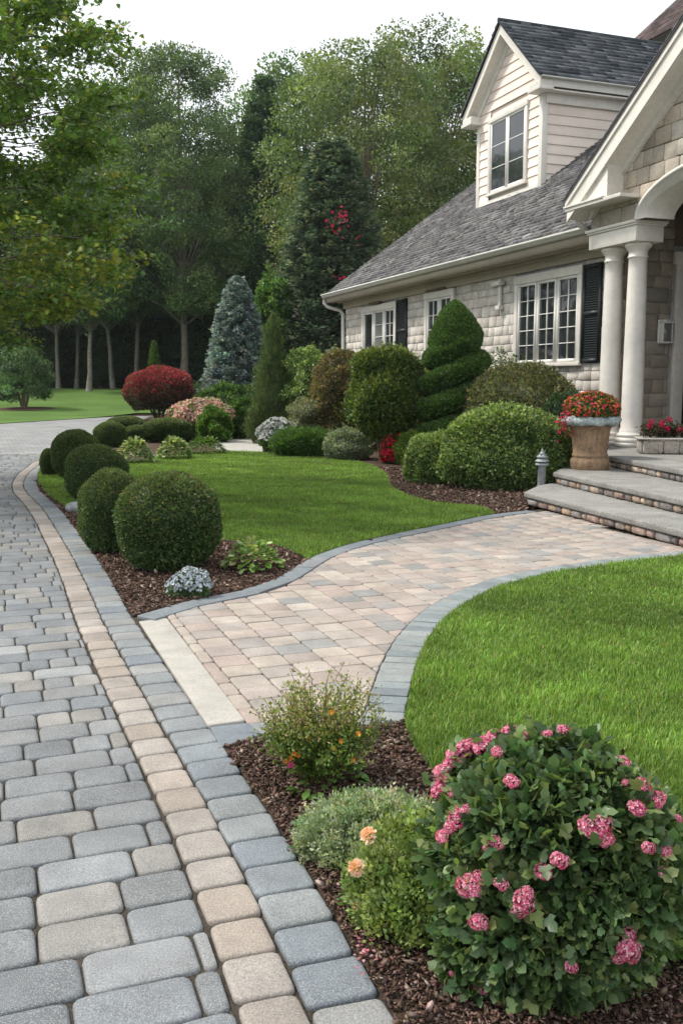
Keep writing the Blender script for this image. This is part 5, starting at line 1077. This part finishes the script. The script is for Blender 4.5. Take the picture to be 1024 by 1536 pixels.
P5 = make_tree('bare_trunk_tree', 14, 3.6, .42, rnd, 220, 180, .19, .9, WD, 305, (.24, .22, .19), .2)
used = set(); WG = 'trees of the wood beyond the far lawn'
def put(proto, px, Y, ytop, label, rz, grp=WG, Hp=None, wide=1.0, cat='tree'):
    x, _, z = A(px, 575, Y); zt0 = float(zt(Y)); hgt = {P0.name: 18, P1.name: 20, P2.name: 17, P3.name: 21, P4.name: 10, P5.name: 14}[proto.name]; top = A(px, ytop, Y)[2]; s = (top-zt0)/hgt
    o = proto if proto.name not in used else copy_thing(proto, (0, 0, 0)); used.add(proto.name); o.location = (x, Y, zt0); o.rotation_euler = (.05*math.sin(px) if proto is P5 else 0, .05*math.cos(px*1.7) if proto is P5 else 0, rz); o.scale = (s*wide, s*wide, s); o['label'] = label; o['category'] = cat; o['group'] = grp; return o
put(P3, 275, 60, 72, 'tallest loose crowned tree with a long bare trunk left of the centre of the wood', .3)
put(P1, 402, 62, 112, 'pointed dark tree beside the sky gap in the middle of the wood', 1.0)
put(P0, 458, 68, 84, 'broad tree between the pointed dark tree and the pale green trees', 2.0)
put(P2, 548, 47, 66, 'pale yellow green tree rising behind the tall conifer', 0.4)
put(P2, 640, 53, 50, 'pale green tree just left of the dormer, tallest beside the house', 2.4)
put(P2, 705, 58, 78, 'pale green tree half hidden behind the dormer', 4.0)
put(P0, 200, 72, 118, 'broad green tree showing between the maple and the tallest tree', 3.4)
put(P5, 133, 58, 300, 'slender tree with the palest bare trunk at the edge of the far lawn', .2)
put(P5, 115, 66, 330, 'thin trunked tree just left of the palest trunk', 1.7)
put(P5, 170, 63, 300, 'first of the two close bare trunks right of the palest trunk', 3.1)
put(P5, 205, 64, 280, 'bare trunked tree left of the burning bush', 4.4)
put(P5, 88, 64, 320, 'bare trunked tree above the small round tree on the far lawn', 5.2)
MLB = 'dense dark green tree in the unbroken mass of the wood'
rg = R(310)
for px, Y, yt in ((150, 80, 190), (95, 76, 240), (40, 74, 262), (-20, 70, 250), (-90, 68, 230), (235, 76, 225), (320, 74, 235), (355, 78, 215), (430, 76, 190), (480, 66, 230), (375, 70, 300), (300, 68, 330)):
    put([P0, P1][rg.randint(2)] if px not in (235, 150) else P0, px, Y, yt, MLB, rg.uniform(0, 6.28))
for px, Y, yt in ((20, 68, 400), (75, 72, 410), (130, 74, 400), (185, 70, 390), (240, 73, 400), (300, 70, 400), (350, 66, 395), (400, 68, 400), (450, 62, 400), (155, 80, 380), (270, 80, 380), (215, 82, 380), (100, 82, 390), (-30, 66, 400), (330, 82, 370), (520, 60, 330), (600, 62, 300)):
    put(P4, px, Y, yt, MLB, rg.uniform(0, 6.28))
for px, Y, yt in ((60, 66, 515), (104, 70, 500), (150, 67, 522), (190, 69, 505), (225, 66, 528), (250, 70, 498), (310, 66, 505), (20, 66, 500)):
    put(P4, px, Y, yt, 'low bushy growth under the trees at the edge of the wood', px*.7, wide=1.5)
for k in range(10):
    put(P0, 470-75*k, 92, 250+rg.uniform(-15, 30), MLB, rg.uniform(0, 6.28), wide=1.2)
for k, (px, Y) in enumerate(((-260, 62), (-420, 58), (-620, 54), (-880, 50), (-1200, 44), (-1600, 38), (-2100, 32), (-2900, 26))):
    o = put([P0, P2, P1][k % 3], px, Y, 120, 'woodland tree standing beyond the left edge of the view', k*1.3, wide=1.2)
# dark undergrowth inside the wood
mb = MB(); rg = R(311); n = 60; cen = np.stack([rg.uniform(-48, 14, n), rg.uniform(74, 84, n), rg.uniform(1.5, 5.0, n)], 1); cluster_crown(mb, cen, rg.uniform(1.6, 3.0, n), 330, .3, [(.045, .08, .035), (.06, .10, .042)], rg); tag(mb.build('undergrowth', M['leaf']), 'dark undergrowth filling the shade between the trunks of the wood', 'undergrowth', kind='stuff')
# small round tree with its mulch ring
sx, sy = A(36, 600, 45)[:2]; z0 = float(zt(45)); t = empty('round_tree', (sx, sy, z0), label='small round green tree with a mulch ring on the far lawn', cat='tree'); rng = R(320); mb = MB(); n = 60; a = rng.uniform(0, 2*PI, n); h = rng.uniform(0, 1, n)
q = np.array([rnd(v) for v in h])*rng.uniform(.4, 1, n)**.5*1.1; cen = np.stack([sx+q*np.cos(a), sy+q*np.sin(a), z0+.45+h*2.35], 1); cluster_crown(mb, cen, rng.uniform(.28, .5, n), 260, .10, [(.07, .13, .06), (.09, .165, .07), (.05, .095, .045), (.12, .2, .08)], rng); mb.build('crown', M['leaf'], t); mb = MB()
for k in range(6): a = k*1.05; tube(mb, [(sx+.06*math.cos(a), sy+.06*math.sin(a), z0-.05), (sx+.3*math.cos(a), sy+.3*math.sin(a), z0+.8)], [.05, .03], 6, (.16, .13, .1))
mb.build('trunk', M['bark'], t); mb = MB(); V = [(sx, sy, float(zt(sy))+.1)]; 
for k in range(28): a = 2*PI*k/28; r = 1.35*(1+.05*math.sin(3*a)); V.append((sx+r*math.cos(a), sy+r*math.sin(a), float(zt(sy+r*math.sin(a)))+.028))
mb.add(V, [(0, k+1, (k+1) % 28+1) for k in range(28)]); tag(mb.build('mulch_ring', M['mulch']), kind='structure')
# ---- the maple whose boughs hang in from the left
mx_, my_ = -8.6, 12.5; t = empty('maple_tree', (mx_, my_, 0), label='large maple whose leafy boughs hang in from the left', cat='tree'); rng = R(330); tm = MB(); mb = MB()
tube(tm, [(mx_, my_, -.1), (mx_+.05, my_, 1.2), (mx_-.05, my_+.1, 3.2), (mx_+.1, my_, 5.5), (mx_, my_, 8.5)], [.34, .26, .22, .16, .05], 12, (.15, .13, .11))
tips = []
outl = [(-60, 130), (0, 150), (40, 190), (90, 222), (130, 200), (170, 188), (210, 205), (240, 228), (265, 226), (300, 212), (340, 198), (390, 204), (420, 178), (450, 162), (470, 120), (495, 85), (515, 30), (530, 10)]
oy = [o[0] for o in outl]; ox = [o[1] for o in outl]
def hole(px, py): return ((px-55)/40)**2+((py-212)/34)**2 < 1 or ((px-140)/70)**2+((py-105)/20)**2 < .8 or (px > 110 and py < 45) or ((px-60)/26)**2+((py-175)/20)**2 < 1
tries = 0
while len(tips) < 330 and tries < 9000:
    tries += 1; py = rng.uniform(-60, 515); px = rng.uniform(-210, 235); mxx = np.interp(py, oy, ox)
    if px > mxx-14 or (px > 0 and hole(px, py)): continue
    if px < 0 and rng.uniform() < .35: continue
    if py > 460 and px > 60 and rng.uniform() < .5: continue
    tips.append((px, py, rng.uniform(9.5, 15)))
for k in range(150): a = rng.uniform(PI*.55, PI*1.6); q = rng.uniform(1.5, 5); tips.append(((mx_+q*math.cos(a), my_+q*math.sin(a), rng.uniform(2.2, 9)),))
MC = [(.085, .165, .035), (.12, .21, .045), (.06, .115, .03), (.18, .25, .045), (.27, .30, .05)]
for tp in tips:
    e = np.array(A(*tp)) if len(tp) == 3 else np.array(tp[0]); yel = 1 if (len(tp) == 3 and tp[1] > 330 and rng.uniform() < .5) or rng.uniform() < .12 else 0
    hz = np.linalg.norm(e[:2]-np.array([mx_, my_])); zb = np.clip(e[2]-.12*hz-.3, 1.7, 7.5); s = np.array([mx_, my_, zb]); dd = unit((e-s)[None])[0]; m_ = s+(e-s)*.55+np.array([0, 0, .1*hz])
    if rng.uniform() < .22:
        q_ = np.linspace(0, 1, 10)[:, None]; wb = np.cumsum(rng.normal(0, .085, (10, 3)), 0); wb -= q_*wb[-1]; wb -= (1-q_)*wb[0]; tube(tm, list(s*(1-q_)**2+2*q_*(1-q_)*m_+e*q_*q_+wb), np.linspace(.03, .004, 10), 5, (.12, .10, .085), False)
    wv = np.array([-dd[1], dd[0], 0]); wv = wv/np.linalg.norm(wv); Pn = []
    for j in range(8):
        L = rng.uniform(.2, .55); ang = rng.uniform(-1.1, 1.1); tw = dd*math.cos(ang)+wv*math.sin(ang)+np.array([0, 0, rng.normal(-.12, .18)]); st_ = e-dd*rng.uniform(0, .5); n = 21; s_ = rng.uniform(.1, 1, n); Pn.append(st_+tw*(s_*L)[:, None]+rng.normal(0, .05, (n, 3)))
        if rng.uniform() < .5: tube(tm, [st_, st_+tw*L*.9], [.006, .002], 3, (.12, .1, .08), False)
    P = np.concatenate(Pn); n = len(P); w_ = [.12, .2, .06, .32, .3] if yel else [.36, .32, .22, .08, .02]
    leaves(mb, P, rdir(rng, n)*np.array([1, 1, .5])+np.array([0, 0, -.25]), np.array([0, 0, 1.])+.75*rdir(rng, n), .062*rng.uniform(.6, 1.3, n), pal(rng, n, MC, .16, w_), 'maple')
mb.build('crown', M['leaf'], t); tm.build('trunk', M['bark'], t)
# ================================================================== CAMERA AND LIGHT
cam = bpy.data.cameras.new('camera'); co = bpy.data.objects.new('camera', cam); C.objects.link(co)
co.location = (0, 0, HC); co.rotation_euler = (PI/2-TH, 0, 0)
cam.sensor_fit = 'VERTICAL'; cam.sensor_height = 36; cam.sensor_width = 24; cam.lens = 36*FPX/1536; cam.clip_end = 2000; cam.clip_start = .05
sc = bpy.context.scene; sc.camera = co
SEL, SAZ = math.radians(52), math.radians(-75)          # azimuth from +Y towards +X
W = bpy.data.worlds.new('World'); sc.world = W; W.use_nodes = True; n = W.node_tree.nodes; l = W.node_tree.links
bg = n['Background']; sky = n.new('ShaderNodeTexSky'); sky.sky_type = 'NISHITA'; sky.sun_disc = False
sky.sun_elevation = SEL; sky.sun_rotation = SAZ; sky.air_density = 1.0; sky.dust_density = 2.0; sky.ozone_density = 1.0; sky.altitude = 0
hs = n.new('ShaderNodeHueSaturation'); hs.inputs['Saturation'].default_value = .5; l.new(sky.outputs[0], hs.inputs['Color'])
ov = n.new('ShaderNodeMix'); ov.data_type = 'RGBA'; ov.inputs[0].default_value = .8; l.new(hs.outputs[0], ov.inputs[6]); ov.inputs[7].default_value = (7.3, 7.6, 7.9, 1)   # bright high cloud veiling the blue
# thin overcast: soft brighter and darker cloud
tc = n.new('ShaderNodeTexCoord'); t = n.new('ShaderNodeTexNoise'); t.inputs['Scale'].default_value = 2.2; t.inputs['Detail'].default_value = 5; l.new(tc.outputs['Generated'], t.inputs['Vector'])
v = n.new('ShaderNodeMapRange'); v.inputs[1].default_value = .3; v.inputs[2].default_value = .7; v.inputs[3].default_value = .97; v.inputs[4].default_value = 1.12; l.new(t.outputs[0], v.inputs[0])
vm = n.new('ShaderNodeVectorMath'); vm.operation = 'SCALE'; l.new(ov.outputs[2], vm.inputs[0]); l.new(v.outputs[0], vm.inputs['Scale'])
l.new(vm.outputs[0], bg.inputs['Color']); bg.inputs['Strength'].default_value = .13
sd = bpy.data.lights.new('sun', 'SUN'); sd.energy = 2.7; sd.angle = math.radians(9); sd.color = (1, .94, .85); so = bpy.data.objects.new('sun', sd); C.objects.link(so)
dvec = Vector((math.sin(SAZ)*math.cos(SEL), math.cos(SAZ)*math.cos(SEL), math.sin(SEL))); so.rotation_euler = dvec.to_track_quat('Z', 'Y').to_euler()
so.location = (-20, 10, 30)
vs = sc.view_settings; vs.view_transform = 'Standard'; vs.look = 'None'; vs.gamma = 1; vs.use_curve_mapping = False; vs.exposure = .56
sc.cycles.max_bounces = 6; sc.cycles.diffuse_bounces = 4; sc.cycles.glossy_bounces = 3; sc.cycles.transmission_bounces = 4; sc.cycles.transparent_max_bounces = 4
sc.cycles.use_denoising = True

mb = MB(); box(mb, -95, 60, -25, 100, -1.3, 26); hz = mb.build('haze', M['dark']); tag(hz, kind='stuff'); m = bpy.data.materials.new('haze_air'); m.use_nodes = True; n = m.node_tree.nodes; n.remove(n['Principled BSDF'])
pv = n.new('ShaderNodeVolumePrincipled'); pv.inputs['Color'].default_value = (.8, .87, .9, 1); pv.inputs['Density'].default_value = .00025; pv.inputs['Anisotropy'].default_value = .2
m.node_tree.links.new(pv.outputs[0], n['Material Output'].inputs['Volume']); hz.data.materials.clear(); hz.data.materials.append(m)
sc.cycles.volume_bounces = 0; sc.cycles.volume_step_rate = 10
